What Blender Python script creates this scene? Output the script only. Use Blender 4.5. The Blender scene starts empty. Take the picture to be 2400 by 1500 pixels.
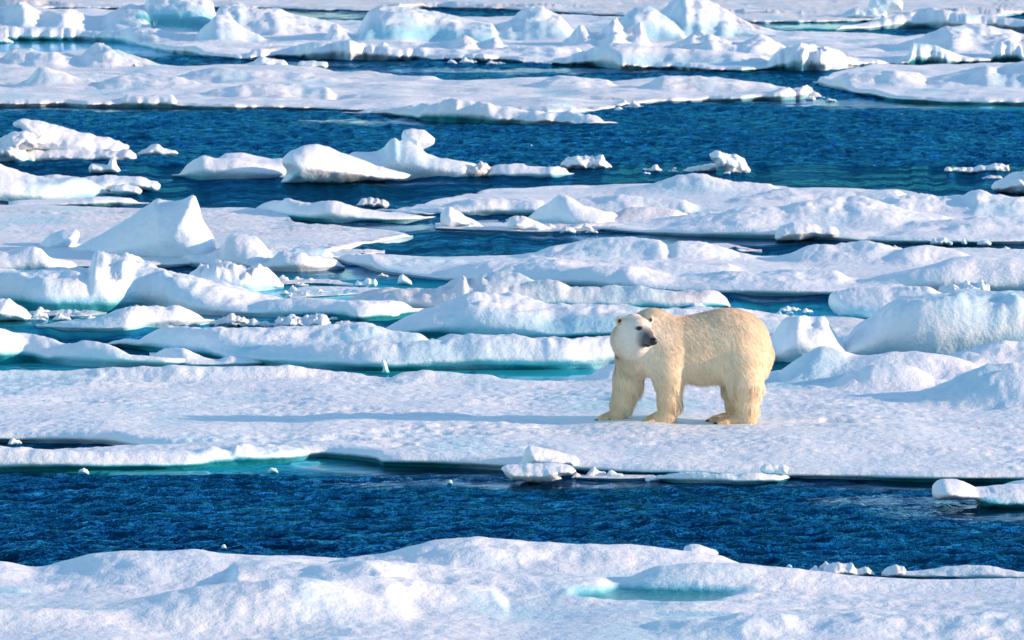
import bpy, math, random
import numpy as np
from mathutils import Vector
from mathutils.geometry import delaunay_2d_cdt

# ------------------------------------------------------------------ camera
F = 12350.0                     # focal length in pixels of the 2400 px wide photograph
H = 6.3                         # eye above the water, metres
TH = math.radians(4.9)          # downward tilt
scene = bpy.context.scene
C = scene.collection
cd = bpy.data.cameras.new('camera'); cam = bpy.data.objects.new('camera', cd); C.objects.link(cam)
cd.sensor_width = 36; cd.lens = 36*F/2400; cd.clip_start = 1; cd.clip_end = 20000
cd.dof.use_dof = True; cd.dof.focus_distance = 60; cd.dof.aperture_fstop = 9
cam.location = (0, 0, H); cam.rotation_euler = (math.pi/2 - TH, 0, 0)
scene.camera = cam
# ------------------------------------------------------------------ sky, sun, exposure
SUN_EL, SUN_AZ = math.radians(13.5), math.radians(98)
w = bpy.data.worlds.new('World'); scene.world = w; w.use_nodes = True
nt = w.node_tree; bg = nt.nodes['Background']; bg.inputs[1].default_value = 0.15
sky = nt.nodes.new('ShaderNodeTexSky'); sky.sky_type = 'NISHITA'; sky.sun_disc = False
sky.sun_elevation = SUN_EL; sky.sun_rotation = SUN_AZ; sky.dust_density = 0.0; sky.ozone_density = 2.4; sky.air_density = 1.15
nt.links.new(sky.outputs[0], bg.inputs[0])
sd = bpy.data.lights.new('sun', 'SUN'); sun = bpy.data.objects.new('sun', sd); C.objects.link(sun)
sd.energy = 3.7; sd.angle = math.radians(1.0); sd.color = (1.0, 0.64, 0.45)
sv = Vector((math.sin(SUN_AZ)*math.cos(SUN_EL), math.cos(SUN_AZ)*math.cos(SUN_EL), math.sin(SUN_EL)))
sun.rotation_euler = sv.to_track_quat('Z', 'Y').to_euler()
scene.view_settings.view_transform = 'Standard'; scene.view_settings.look = 'None'
scene.view_settings.exposure = 0.86; scene.view_settings.gamma = 1

# ------------------------------------------------------------------ maths helpers
def ang(row): return TH + np.arctan((np.asarray(row, float) - 750)/F)
def dist(row, z=0.0): return (H - z)/np.tan(ang(row))
def row_of(d, z=0.0): return 750 + F*np.tan(np.arctan((H - z)/d) - TH)
def axd(d, z=0.0): return d*math.cos(TH) + (H - z)*math.sin(TH)
def X_of(px, d, z=0.0): return (np.asarray(px, float) - 1200)/F*axd(d, z)

_rs = np.random.RandomState(7)
PERM = np.concatenate([_rs.permutation(512)]*3)
GR = _rs.normal(size=(512, 3)); GR /= np.linalg.norm(GR, axis=1)[:, None]
def noise3(x, y, z):
    x, y, z = np.broadcast_arrays(np.asarray(x, float), np.asarray(y, float), np.asarray(z, float))
    xi, yi, zi = np.floor(x).astype(int), np.floor(y).astype(int), np.floor(z).astype(int)
    xf, yf, zf = x-xi, y-yi, z-zi
    u, v, t = [q*q*q*(q*(q*6-15)+10) for q in (xf, yf, zf)]
    r = 0
    for dx in (0, 1):
        for dy in (0, 1):
            for dz in (0, 1):
                h = PERM[PERM[PERM[(xi+dx) & 511] + ((yi+dy) & 511)] + ((zi+dz) & 511)]
                g = GR[h]
                dot = g[..., 0]*(xf-dx) + g[..., 1]*(yf-dy) + g[..., 2]*(zf-dz)
                r = r + dot*(u if dx else 1-u)*(v if dy else 1-v)*(t if dz else 1-t)
    return r*1.6
def fbm(x, y, z, oct=4, gain=.5):
    a, s, r = 1.0, 1.0, 0
    for i in range(oct):
        r = r + a*noise3(x*s + 13.7*i, y*s - 7.3*i, z*s + 3.1*i); a *= gain; s *= 2.03
    return r
def sstep(a, b, x):
    t = np.clip((x-a)/(b-a), 0, 1); return t*t*(3-2*t)
def smax(a, b, k):
    h = np.clip(.5 + .5*(a-b)/k, 0, 1); return b*(1-h) + a*h + k*h*(1-h)
def curve(pts, x):
    """rounded interpolation through pixel points (monotone cubic)"""
    p = np.array(sorted(pts), float); xs, ys = p[:, 0], p[:, 1]
    for i in range(1, len(xs)):
        if xs[i] <= xs[i-1]: xs[i] = xs[i-1] + .5
    if len(xs) < 3: return np.interp(x, xs, ys)
    h = np.diff(xs); dl = np.diff(ys)/h
    m = np.zeros_like(ys); m[0] = dl[0]; m[-1] = dl[-1]
    for i in range(1, len(ys)-1):
        if dl[i-1]*dl[i] > 0:
            w1, w2 = 2*h[i]+h[i-1], h[i]+2*h[i-1]; m[i] = (w1+w2)/(w1/dl[i-1] + w2/dl[i])
    x = np.clip(x, xs[0], xs[-1]); i = np.clip(np.searchsorted(xs, x)-1, 0, len(xs)-2)
    t = (x-xs[i])/h[i]
    return ((2*t**3-3*t**2+1)*ys[i] + (t**3-2*t**2+t)*h[i]*m[i] + (-2*t**3+3*t**2)*ys[i+1] + (t**3-t**2)*h[i]*m[i+1])

# ------------------------------------------------------------------ scene-object helpers
def tag(o, label=None, cat=None, group=None, kind=None):
    if label: o['label'] = label
    if cat: o['category'] = cat
    if group: o['group'] = group
    if kind: o['kind'] = kind
    return o
def mesh_obj(name, V, Fc, mats, parent=None, attrs=None, smooth=True, loc=None, midx=None):
    me = bpy.data.meshes.new(name)
    V = np.asarray(V, np.float32)
    if loc is not None: V = V - np.asarray(loc, np.float32)
    if isinstance(Fc, np.ndarray):
        nf, k = Fc.shape
        me.vertices.add(len(V)); me.vertices.foreach_set('co', V.ravel())
        me.loops.add(nf*k); me.loops.foreach_set('vertex_index', Fc.astype(np.int32).ravel())
        me.polygons.add(nf); me.polygons.foreach_set('loop_start', np.arange(0, nf*k, k, dtype=np.int32))
        me.polygons.foreach_set('loop_total', np.full(nf, k, np.int32))
        me.update(calc_edges=True); me.validate()
    else:
        me.from_pydata([tuple(v) for v in V], [], [tuple(f) for f in Fc])
    me.polygons.foreach_set('use_smooth', np.full(len(me.polygons), smooth))
    for m in (mats if isinstance(mats, (list, tuple)) else [mats]): me.materials.append(m)
    for k, a in (attrs or {}).items():
        a = np.asarray(a, np.float32)
        if a.ndim == 1:
            at = me.attributes.new(k, 'FLOAT', 'POINT'); at.data.foreach_set('value', a)
        else:
            at = me.attributes.new(k, 'FLOAT_COLOR', 'POINT')
            at.data.foreach_set('color', np.concatenate([a[:, :3], np.ones((len(a), 1), np.float32)], 1).astype(np.float32).ravel())
    o = bpy.data.objects.new(name, me); C.objects.link(o)
    if loc is not None: o.location = loc
    if parent: o.parent = parent
    return o

# ------------------------------------------------------------------ materials
class NB:
    def __init__(s, name):
        s.m = bpy.data.materials.new(name); s.m.use_nodes = True; s.t = s.m.node_tree
        s.b = s.t.nodes['Principled BSDF']
    def n(s, typ, **kw):
        q = s.t.nodes.new(typ)
        for k, v in kw.items(): setattr(q, k, v)
        return q
    def l(s, a, b): s.t.links.new(a, b)
    def attr(s, nm): q = s.n('ShaderNodeAttribute', attribute_name=nm); return q
    def noise(s, scale, detail=3, rough=.55, vec=None, dist=0):
        q = s.n('ShaderNodeTexNoise'); q.inputs['Scale'].default_value = scale; q.inputs['Detail'].default_value = detail
        q.inputs['Roughness'].default_value = rough; q.inputs['Distortion'].default_value = dist
        if vec is not None: s.l(vec, q.inputs['Vector'])
        return q
    def mix(s, fac, a, b):
        q = s.n('ShaderNodeMix', data_type='RGBA')
        for i, v in ((0, fac), (6, a), (7, b)):
            if hasattr(v, 'is_linked') or hasattr(v, 'links'): s.l(v, q.inputs[i])
            else: q.inputs[i].default_value = v if i == 0 else (*v, 1)
        return q.outputs[2]
    def math(s, op, a, b=None, clamp=False):
        q = s.n('ShaderNodeMath', operation=op, use_clamp=clamp)
        for i, v in ((0, a), (1, b)):
            if v is None: continue
            if hasattr(v, 'links'): s.l(v, q.inputs[i])
            else: q.inputs[i].default_value = v
        return q.outputs[0]
    def ramp(s, fac, stops):
        q = s.n('ShaderNodeMapRange'); q.inputs[1].default_value, q.inputs[2].default_value = stops[0], stops[1]
        q.inputs[3].default_value, q.inputs[4].default_value = (stops[2], stops[3]) if len(stops) > 2 else (0, 1)
        s.l(fac, q.inputs[0]); return q.outputs[0]

def make_ice():
    k = NB('snow_and_ice'); geo = k.n('ShaderNodeNewGeometry').outputs['Position']
    ice = k.attr('ice').outputs['Fac']; dirt = k.attr('dirt').outputs['Fac']
    n1 = k.noise(1.3, 4, .6, geo); n2 = k.noise(9, 3, .6, geo); n3 = k.noise(45, 2, .6, geo)
    # ragged patches: bare ice where the snow is thin, painted blue shade on mounds
    f = k.math('ADD', ice, k.math('MULTIPLY', k.math('SUBTRACT', n2.outputs[0], .5), .55))
    f = k.ramp(f, (.10, .85)); f = k.math('MULTIPLY', f, k.ramp(ice, (.02, .12)))
    f2 = k.math('MULTIPLY', f, k.ramp(ice, (.75, 1.1)))
    snow = k.mix(k.ramp(n1.outputs[0], (.35, .7)), (.70, .83, .92), (.83, .885, .925))
    snow = k.mix(k.math('MULTIPLY', dirt, k.ramp(n2.outputs[0], (.3, .7, .5, 1))), snow, (.60, .50, .46))
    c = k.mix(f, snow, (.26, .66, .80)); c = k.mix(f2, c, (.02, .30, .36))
    k.l(c, k.b.inputs['Base Color'])
    k.l(k.ramp(f, (0, 1, .62, .22)), k.b.inputs['Roughness'])
    k.b.inputs['Subsurface Weight'].default_value = .35
    k.b.inputs['Subsurface Radius'].default_value = (.25, .6, 1.0); k.b.inputs['Subsurface Scale'].default_value = .10
    b1 = k.n('ShaderNodeBump'); b1.inputs['Distance'].default_value = .03; b1.inputs['Strength'].default_value = .7
    k.l(n2.outputs[0], b1.inputs['Height'])
    b2 = k.n('ShaderNodeBump'); b2.inputs['Distance'].default_value = .006; b2.inputs['Strength'].default_value = .6
    k.l(n3.outputs[0], b2.inputs['Height']); k.l(b1.outputs[0], b2.inputs['Normal']); k.l(b2.outputs[0], k.b.inputs['Normal'])
    return k.m
ICE = make_ice()

def make_water():
    k = NB('sea_water'); geo = k.n('ShaderNodeNewGeometry').outputs['Position']
    calm = k.attr('calm').outputs['Fac']; shelf = k.attr('shelf').outputs['Fac']
    mp = k.n('ShaderNodeMapping'); mp.inputs['Scale'].default_value = (1.0, .55, 1); mp.inputs['Rotation'].default_value = (0, 0, .2); k.l(geo, mp.inputs[0])
    a = k.noise(4.2, 5, .6, mp.outputs[0], .5); b = k.noise(1.3, 3, .5, mp.outputs[0], .3); n0 = k.noise(.12, 3, .5, geo)
    cc = k.ramp(k.math('ADD', calm, k.math('MULTIPLY', k.math('SUBTRACT', b.outputs[0], .5), .9)), (.35, .85))
    sh = k.ramp(shelf, (.05, 1))
    c = k.mix(k.ramp(n0.outputs[0], (.35, .65)), (.0, .008, .020), (.0, .020, .042))
    c = k.mix(sh, c, (.03, .55, .60))
    bm = k.n('ShaderNodeBump'); bm.inputs['Distance'].default_value = .45
    k.l(k.math('ADD', a.outputs[0], k.math('MULTIPLY', b.outputs[0], 1.2)), bm.inputs['Height'])
    amp = k.math('MULTIPLY', k.math('SUBTRACT', 1.0, k.math('MULTIPLY', cc, .97)), k.math('SUBTRACT', 1.0, k.math('MULTIPLY', sh, .8)))
    amp = k.math('MULTIPLY', amp, k.ramp(n0.outputs[0], (.3, .6, .6, 1.0)))
    k.l(amp, bm.inputs['Strength'])
    df = k.n('ShaderNodeBsdfDiffuse'); k.l(c, df.inputs[0])
    gl = k.n('ShaderNodeBsdfGlossy'); gl.inputs['Roughness'].default_value = .05; k.l(bm.outputs[0], gl.inputs['Normal'])
    k.l(k.mix(cc, (.05, .47, .98), (.45, .66, .92)), gl.inputs['Color'])
    fr = k.n('ShaderNodeFresnel'); fr.inputs[0].default_value = 1.33; k.l(bm.outputs[0], fr.inputs['Normal'])
    mx = k.n('ShaderNodeMixShader'); k.l(fr.outputs[0], mx.inputs[0]); k.l(df.outputs[0], mx.inputs[1]); k.l(gl.outputs[0], mx.inputs[2])
    out = [q for q in k.t.nodes if q.type == 'OUTPUT_MATERIAL'][0]; k.l(mx.outputs[0], out.inputs[0]); k.t.nodes.remove(k.b)
    return k.m
WATER = make_water()

# ------------------------------------------------------------------ floes: height fields with real edges
TS = .45
CALM = []      # (px, row, half width px, half height rows, strength)
SHELF = []
def floe(name, label, front, back, t=.30, ridges=(), amp=.03, wl=.7, rag=.12, lip=1.0, blue=.55, dirt=0, tb=None,
         cat='ice floe', ponds=(), group=None, step=(4, 1.6), flat=None, seed=0, ends=.35, big=0.0, facew=0.06, round_=.35, blues=(), ts=None):
    t = t*TS if ts is None else ts
    tb = t if tb is None else tb
    fx0, fx1 = min(p[0] for p in front), max(p[0] for p in front)
    bx0, bx1 = min(p[0] for p in back), max(p[0] for p in back)
    x0, x1 = max(fx0, bx0), min(fx1, bx1)
    nx = max(24, int((x1-x0)/step[0])); px = np.linspace(x0, x1, nx)
    rf = curve(front, px); df = dist(rf)
    db = dist(curve(back, px), tb)
    xw = X_of(px, df)
    df = df + rag*fbm(xw*.45, df*0, seed+.5, 5, .5)*np.clip(df/60, .8, 2.5)*1.3
    db = db + rag*fbm(xw*.5, df*0, seed+5.5, 4, .5)*.5*np.clip(df/60, .8, 2.2)
    db = np.maximum(db, df + .25)
    rF, rB = row_of(df), row_of(db)
    nv = int(np.clip((rF-rB).max()/step[1], 10, 420))
    v = np.linspace(0, 1, nv)[None, :]
    rr = rF[:, None]*(1-v) + rB[:, None]*v
    d = dist(rr); P = np.repeat(px[:, None], nv, 1); X = X_of(P, d)
    D = axd(d)
    z, ice = height_at(P, d, X, D, px, df, db, t, ridges, amp, wl, seed, ends, big, round_, ponds, flat, blues)
    # front face, slightly undercut, ending below the water
    tf = np.maximum(z[:, 0], .02)
    facew2 = facew*(1 + .7*fbm(xw*1.4, df*0, seed+9, 3))
    rows, ices, dd = [], [], []
    for off, fr, ic in ((.35, None, 1), (facew2*1.2+.02, -.02, 1.1), (facew2*.6, .22*lip, 1.0), (0*facew2-.01, .55, .55), (-.3*facew2, .80, .25)):
        dq = df + off; zq = np.full_like(df, -.5) if fr is None else tf*fr
        if fr == -.02: zq = np.full_like(df, -.03)
        dd.append(dq); rows.append(zq); ices.append(ic*blue*1.5*np.clip(.75 + .9*fbm(xw*.35, df*0, seed+12, 3), .1, 1.3) if fr is not None else np.full_like(df, blue))
    Zf = np.stack(rows, 1); Df = np.stack(dd, 1); If = np.stack(ices, 1)
    Pf = np.repeat(px[:, None], Zf.shape[1], 1); Xf = X_of(Pf, Df)
    Zb = np.stack([z[:, -1]*.4, np.full_like(df, -.5)], 1); Db = np.stack([db+.08, db+.1], 1); Pb = np.repeat(px[:, None], 2, 1); Xb = X_of(Pb, Db)
    Zall = np.concatenate([Zf, z, Zb], 1); Dall = np.concatenate([Df, d, Db], 1); Xall = np.concatenate([Xf, X, Xb], 1)
    Iall = np.concatenate([If, ice, np.zeros_like(Zb)], 1)
    m = Zall.shape[1]
    idx = np.arange(nx*m).reshape(nx, m)
    Q = np.stack([idx[:-1, :-1].ravel(), idx[1:, :-1].ravel(), idx[1:, 1:].ravel(), idx[:-1, 1:].ravel()], 1)
    V = np.stack([Xall.ravel(), Dall.ravel(), Zall.ravel()], 1)
    loc = (float(V[:, 0].mean()), float(V[:, 1].mean()), 0)
    dn = np.clip(dirt*(.6 + .8*fbm(V[:, 0]*.5, V[:, 1]*.3, seed+3, 3)), 0, 1)
    o = mesh_obj(name, V, Q, ICE, attrs={'ice': Iall.ravel(), 'dirt': dn}, loc=loc)
    return tag(o, label, cat, group)

def height_at(P, d, X, D, px, df, db, t, ridges, amp, wl, seed, ends, big, round_, ponds, flat, blues=()):
    dfc, dbc = df[:, None], db[:, None]
    el = np.minimum(P-px[0], px[-1]-P)/F*D
    s = np.clip(el/ends, 0, 1); side = np.sqrt(np.clip(1-(1-s)**2, 0, 1))
    eb = np.clip((dbc-d)/(round_*1.5), 0, 1); bk = np.sqrt(np.clip(1-(1-eb)**2, .02, 1))
    ef = np.clip((d-dfc)/round_, 0, 1); fr = .62 + .38*np.sqrt(np.clip(1-(1-ef)**2, 0, 1))
    n0 = fbm(X/wl*.7, d/wl, seed, 4, .55); n1 = fbm(X/wl*.5 + 40, d/wl*1.1, seed+2, 3, .5)
    n = amp*(.55*n0 - 1.4*sstep(.12, .75, n1) + (.45*fbm(X/(wl*.32), d/(wl*.30), seed+90, 2) if wl < .8 else 0))
    n = n*(.35 + 1.1*sstep(-.35, .55, fbm(X/2.6, d/1.6, seed+95, 2)))
    if big: n = n + big*fbm(X/3.2, d/5.0, seed+8, 2)
    n = n + .25*amp*np.abs(fbm(X/wl*3.1, d/wl*3.1, seed+4, 2))
    h = t*(1 + .45*fbm(X*.5, d*.25, seed+13, 2))
    ice = .42*sstep(-.05, .8, fbm(X/2.4, d/3.2, seed+71, 3))
    for r in ridges:
        top = r['top']; x0, x1 = top[0][0], top[-1][0]
        base = r['b']; bb = base if not isinstance(base, (list, tuple)) else None
        rb = np.full_like(px, float(bb)) if bb is not None else curve(base, px)
        sh = r.get('s', 1.0)
        wf = r.get('wf', 1.0)
        dc0 = np.clip(dist(rb, t), df + .35*wf, np.maximum(db - .1, df + .35*wf)); Dc = axd(dc0)
        wpx = r.get('soft', .5)/Dc*F
        hc = None
        dc = dc0 + r.get('mw', .25)*fbm(X_of(px, dc0)*.6, 0*px, seed+r.get('k', 0)+20, 3)
        hc = H - dc*np.tan(ang(curve(top, px)))
        hc = np.maximum(hc, 0)*sstep(x0-wpx, x0, px)*(1-sstep(x1, x1+wpx, px))
        rn = r.get('rn', .12)
        wf = r.get('wf', None); wb = r.get('wb', None)
        hm = max(hc.max(), .1)
        wf = 2.2*hm if wf is None else wf; wb = 2.6*hm if wb is None else wb
        wfm = wf*(1 + .3*fbm(X_of(px, dc0)*.45, 0*px+3, seed+31, 2))[:, None]
        sx = (d-dc[:, None]); q = np.where(sx < 0, -sx/wfm, sx/wb)
        q = np.clip(q, 0, 1); a, b = r.get('a', 1.7), r.get('e', 1.35)
        pr = (1-q**a)**b
        hh = hc[:, None]*pr
        fs = r.get('ns', 1)*float(np.clip(np.mean(dc0)/75, 1, 2.2)); nn = .6*fbm(X/(.8*fs), d/(.9*fs), hh/(.35*fs)+seed+40, 4, .5) + .7*(.45 - 2*np.abs(noise3(X/(.9*fs)+d/(2.5*fs), d/(1.1*fs), hh/(.5*fs)+seed+60))) + .3*(.4 - 2*np.abs(noise3(X/(.33*fs), d/(.4*fs), hh/(.22*fs)+seed+65)))
        hh = hh*(1 + rn*nn*np.sqrt(np.clip(q*2.5+.15, 0, 1)))
        rub = r.get('rubble', 0 if seed in (39, 50, 54) else .09)
        if rub:
            hh = hh + hc[:, None]*(pr > 0)*pr*rub*(.45-np.abs(fbm(X/(.3*fs), d/(.4*fs), hh/(.25*fs)+seed+50, 3)))
        h = smax(h, hh, .05 + .08*min(hm, .6))
        if r.get('ice', 0):  # lower front faces: bare blue ice on blocks, blue shade painted onto snow mounds
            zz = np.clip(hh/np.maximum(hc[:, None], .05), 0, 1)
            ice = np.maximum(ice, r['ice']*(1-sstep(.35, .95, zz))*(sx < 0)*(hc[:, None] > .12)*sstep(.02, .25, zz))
    if flat is not None:
        fx, fd, fr_ = flat; g = np.exp(-(((X-fx)/fr_)**2 + ((d-fd)/(fr_*.5))**2)**2)
        n = n*(1-.75*g)
    for (cx, cr, rx, ry, dep) in ponds:
        rq = row_of(d, np.maximum(h, 0)); wob = 1 + .25*fbm(X*1.2, d*.9, seed+77, 3)
        g = ((P-cx)/rx)**2 + ((rq-cr)/ry)**2; g = g*wob
        pm = 1-sstep(.6, 1.05, g); lv = h[pm > .5].min() if (pm > .5).any() else t
        h = h*(1-pm) + pm*(.5*h + .5*lv - dep); n = n*(1-pm)
        ice = np.maximum(ice, (1-sstep(.5, 1.5, g))*(1.1 if dep > .02 else .6))
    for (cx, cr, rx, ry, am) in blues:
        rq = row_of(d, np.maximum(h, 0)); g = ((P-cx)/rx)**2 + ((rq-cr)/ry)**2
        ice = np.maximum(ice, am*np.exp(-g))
    z = (h + n)*bk*side*fr
    return np.maximum(z, .01), ice

def R(top, b, **k):
    k['top'] = top; k['b'] = b; return k

# ------------------------------------------------------------------ free-standing blocks with a shaped outline
def slab_geo(outline, row, thick=.4, rim=.35, rough=.05, ns=.35, seed=0, step=None, lean=0.0, yoff=0.0, skew=0.0, sub=2.5):
    """outline in photo pixels at the ground row 'row': swelled to a solid block with its own thickness"""
    d0 = float(dist(row)) + yoff; D0 = float(axd(d0)); s = D0/F
    pts = np.array([((p[0]-1200)*s, H - d0*math.tan(float(ang(p[1])))) for p in outline])
    # densify and round the outline
    L = np.linalg.norm(np.roll(pts, -1, 0)-pts, axis=1).sum(); st = step or max(L/150, sub*s)
    q = []
    for i in range(len(pts)):
        a, b = pts[i], pts[(i+1) % len(pts)]; n = max(1, int(round(np.linalg.norm(b-a)/st)))
        for k in range(n): q.append(a + (b-a)*k/n)
    q = np.array(q)
    for _ in range(2): q = .25*np.roll(q, 1, 0) + .5*q + .25*np.roll(q, -1, 0)
    nrm = np.roll(q, -1, 0) - np.roll(q, 1, 0); nrm = np.stack([nrm[:, 1], -nrm[:, 0]], 1); nrm /= np.linalg.norm(nrm, axis=1)[:, None]+1e-9
    q = q + nrm*(rough*.35*fbm(q[:, 0]/ns*1.3, q[:, 1]/ns*1.3, seed+2., 3))[:, None]
    mn, mx = q.min(0), q.max(0)
    gx, gy = np.meshgrid(np.arange(mn[0], mx[0], st), np.arange(mn[1], mx[1], st))
    g = np.stack([gx.ravel(), gy.ravel()], 1); rs = np.random.RandomState(seed+1); g += rs.uniform(-.25, .25, g.shape)*st
    # inside test
    ins = np.zeros(len(g), bool); dm = np.full(len(g), 1e9); j = len(q)-1
    for i in range(len(q)):
        a, b = q[j], q[i]
        c = ((a[1] > g[:, 1]) != (b[1] > g[:, 1]))
        with np.errstate(divide='ignore', invalid='ignore'):
            c &= g[:, 0] < (b[0]-a[0])*(g[:, 1]-a[1])/(b[1]-a[1]+1e-12)+a[0]
        ins ^= c
        ab = b-a; tt = np.clip(((g-a)@ab)/(ab@ab+1e-12), 0, 1); dm = np.minimum(dm, np.linalg.norm(g-(a+tt[:, None]*ab), axis=1)); j = i
    keep = ins & (dm > st*.45); g = g[keep]; dm = dm[keep]
    nb = len(q)
    res = delaunay_2d_cdt([Vector(p) for p in q] + [Vector(p) for p in g], [(i, (i+1) % nb) for i in range(nb)], [], 1, 1e-6)
    vv = np.array([tuple(v) for v in res[0]]); tri = np.array([f for f in res[2] if len(f) == 3])
    orig = res[3]
    dist_in = np.zeros(len(vv)); isb = np.zeros(len(vv), bool)
    for i, ol in enumerate(orig):
        for o_ in ol:
            if o_ < nb: isb[i] = True
            else: dist_in[i] = dm[o_-nb]
    u = np.clip(dist_in/rim, 0, 1); prof = np.sqrt(np.clip(1-(1-u)**2, 0, 1))*thick*.5
    prof[isb] = 0
    cz = lean*(vv[:, 1]) + skew*(vv[:, 0]-vv[:, 0].mean())
    nb_ = len(vv)
    V = np.concatenate([np.stack([vv[:, 0], d0 + cz - prof, vv[:, 1]], 1), np.stack([vv[:, 0], d0 + cz + prof*1.3, vv[:, 1]], 1)])
    Tf = tri; Tb = tri[:, ::-1] + nb_
    Tb = np.where(np.isin(Tb-nb_, np.where(isb)[0]), Tb-nb_, Tb)
    T = np.concatenate([Tf, Tb])
    ns = ns*1.3
    disp = rough*.5*(fbm(V[:, 0]/ns, V[:, 1]/ns, V[:, 2]/ns+seed, 4, .5) + .8 - 2*np.abs(noise3(V[:, 0]/ns*.8, V[:, 1]/ns, V[:, 2]/ns*.8+seed+9)))
    interior = np.concatenate([~isb, ~isb])
    V[:, 1] += np.where(interior, disp*1.6, 0)*np.sign(V[:, 1]-d0-np.concatenate([cz, cz])+1e-9)*-1
    V[:, 2] += np.where(interior, .35*rough*fbm(V[:, 0]/ns+9, V[:, 1]/ns, V[:, 2]/ns+seed, 3), 0)
    return V, T
def slab(name, label, pieces, cat='ice block', blue=.5, bh=.12, dirt=0, group=None, ice_shade_tint=0.0, blues=()):
    """pieces: list of dict for slab_geo (they touch and read as one frozen lump)"""
    Vs, Ts, o = [], [], 0
    for p in pieces:
        V, T = slab_geo(**p); Vs.append(V); Ts.append(T+o); o += len(V)
    V = np.concatenate(Vs); T = np.concatenate(Ts)
    z0 = max(V[:, 2].min(), 0)
    ice = blue*1.6*(1-sstep(z0, z0+bh, V[:, 2]+.04*fbm(V[:, 0]*4, V[:, 1]*4, 1.0, 3))) + ice_shade_tint
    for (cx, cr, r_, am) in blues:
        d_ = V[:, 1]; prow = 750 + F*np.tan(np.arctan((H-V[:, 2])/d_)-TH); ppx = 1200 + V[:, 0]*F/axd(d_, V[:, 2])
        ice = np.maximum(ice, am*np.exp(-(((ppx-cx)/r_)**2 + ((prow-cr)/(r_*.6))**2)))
    loc = (float(V[:, 0].mean()), float(V[:, 1].mean()), float(max(V[:, 2].min(), 0)))
    ob = mesh_obj(name, V, T, ICE, attrs={'ice': ice, 'dirt': np.full(len(V), dirt)}, loc=loc)
    return tag(ob, label, cat, group)
def P_(outline, row, **k):
    k['outline'] = outline; k['row'] = row; return k
def lump(x0, x1, top, bot, seed, n=11, jag=.25, lean=0.0):
    """ragged outline of a small broken lump between px x0..x1"""
    rs = random.Random(seed); c = []
    for i in range(n+1):
        u = i/n; e = math.sin(math.pi*min(max(u + lean*(u*(1-u)), 0), 1))**.6
        c.append((x0+(x1-x0)*u, bot-(bot-top)*max(.12, e*(1-jag*rs.random()))))
    c.append((x1, bot+4)); c.append((x0, bot+4))
    return c
# ------------------------------------------------------------------ the sea: one sheet out to the horizon
# smooth water lies in the lee of the floes; pale drowned ledges of ice show through close to some edges (px, row, rx, ry, strength)
CALM = [(250, 252, 900, 9, 1), (1000, 285, 380, 9, .9), (2150, 243, 420, 12, 1), (1850, 236, 300, 6, .9), (1300, 165, 650, 7, .9), (700, 150, 300, 8, .8),
        (1200, 540, 330, 10, .9), (1650, 565, 330, 16, 1.1), (1450, 556, 250, 8, 1), (870, 530, 250, 12, 1), (700, 636, 330, 12, 1), (850, 645, 200, 12, .9),
        (1820, 697, 130, 14, .9), (80, 745, 220, 18, 1), (300, 1103, 460, 9, 1), (1000, 1090, 340, 28, 1.15), (1250, 1132, 520, 14, .9), (2150, 1135, 420, 16, 1),
        (2330, 1195, 420, 34, 1), (2050, 1170, 330, 16, .7), (2400, 1250, 300, 40, .6), (550, 418, 200, 7, .7), (900, 428, 300, 7, .7), (800, 860, 900, 40, 1), (1400, 870, 400, 30, 1),
        (250, 110, 420, 25, 1), (1900, 60, 200, 10, .9), (700, 35, 300, 12, .9), (700, 730, 700, 20, .9), (700, 690, 300, 20, 1), (1400, 510, 260, 12, 1), (2330, 572, 300, 8, .9), (150, 1028, 400, 9, .9),
        (700, 20, 300, 12, .8), (2300, 60, 300, 20, .8), (100, 478, 400, 8, .8)]
SHELF = [(300, 1096, 520, 10, 1), (640, 1083, 190, 14, 1.1), (430, 868, 700, 24, .9), (1290, 872, 220, 14, 1.2), (60, 845, 360, 20, 1), (250, 107, 420, 20, 1.1), (100, 118, 300, 14, 1), (560, 122, 120, 8, .8),
         (1900, 60, 130, 8, 1.0), (2350, 247, 220, 8, .8), (2100, 236, 160, 4, .6), (1520, 510, 150, 6, .8), (760, 690, 150, 8, .9), (700, 740, 220, 14, .6), (1600, 722, 400, 12, .5), (2230, 1170, 70, 8, .5),
         (700, 690, 460, 44, .85), (250, 750, 420, 26, .6), (1350, 775, 500, 26, .8), (1650, 760, 500, 40, .8), (900, 855, 800, 30, .8), (120, 770, 300, 20, .4), (760, 1100, 160, 14, .35), (220, 456, 90, 8, .6), (1140, 560, 30, 4, .3), (600, 745, 110, 8, .7)]
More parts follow.
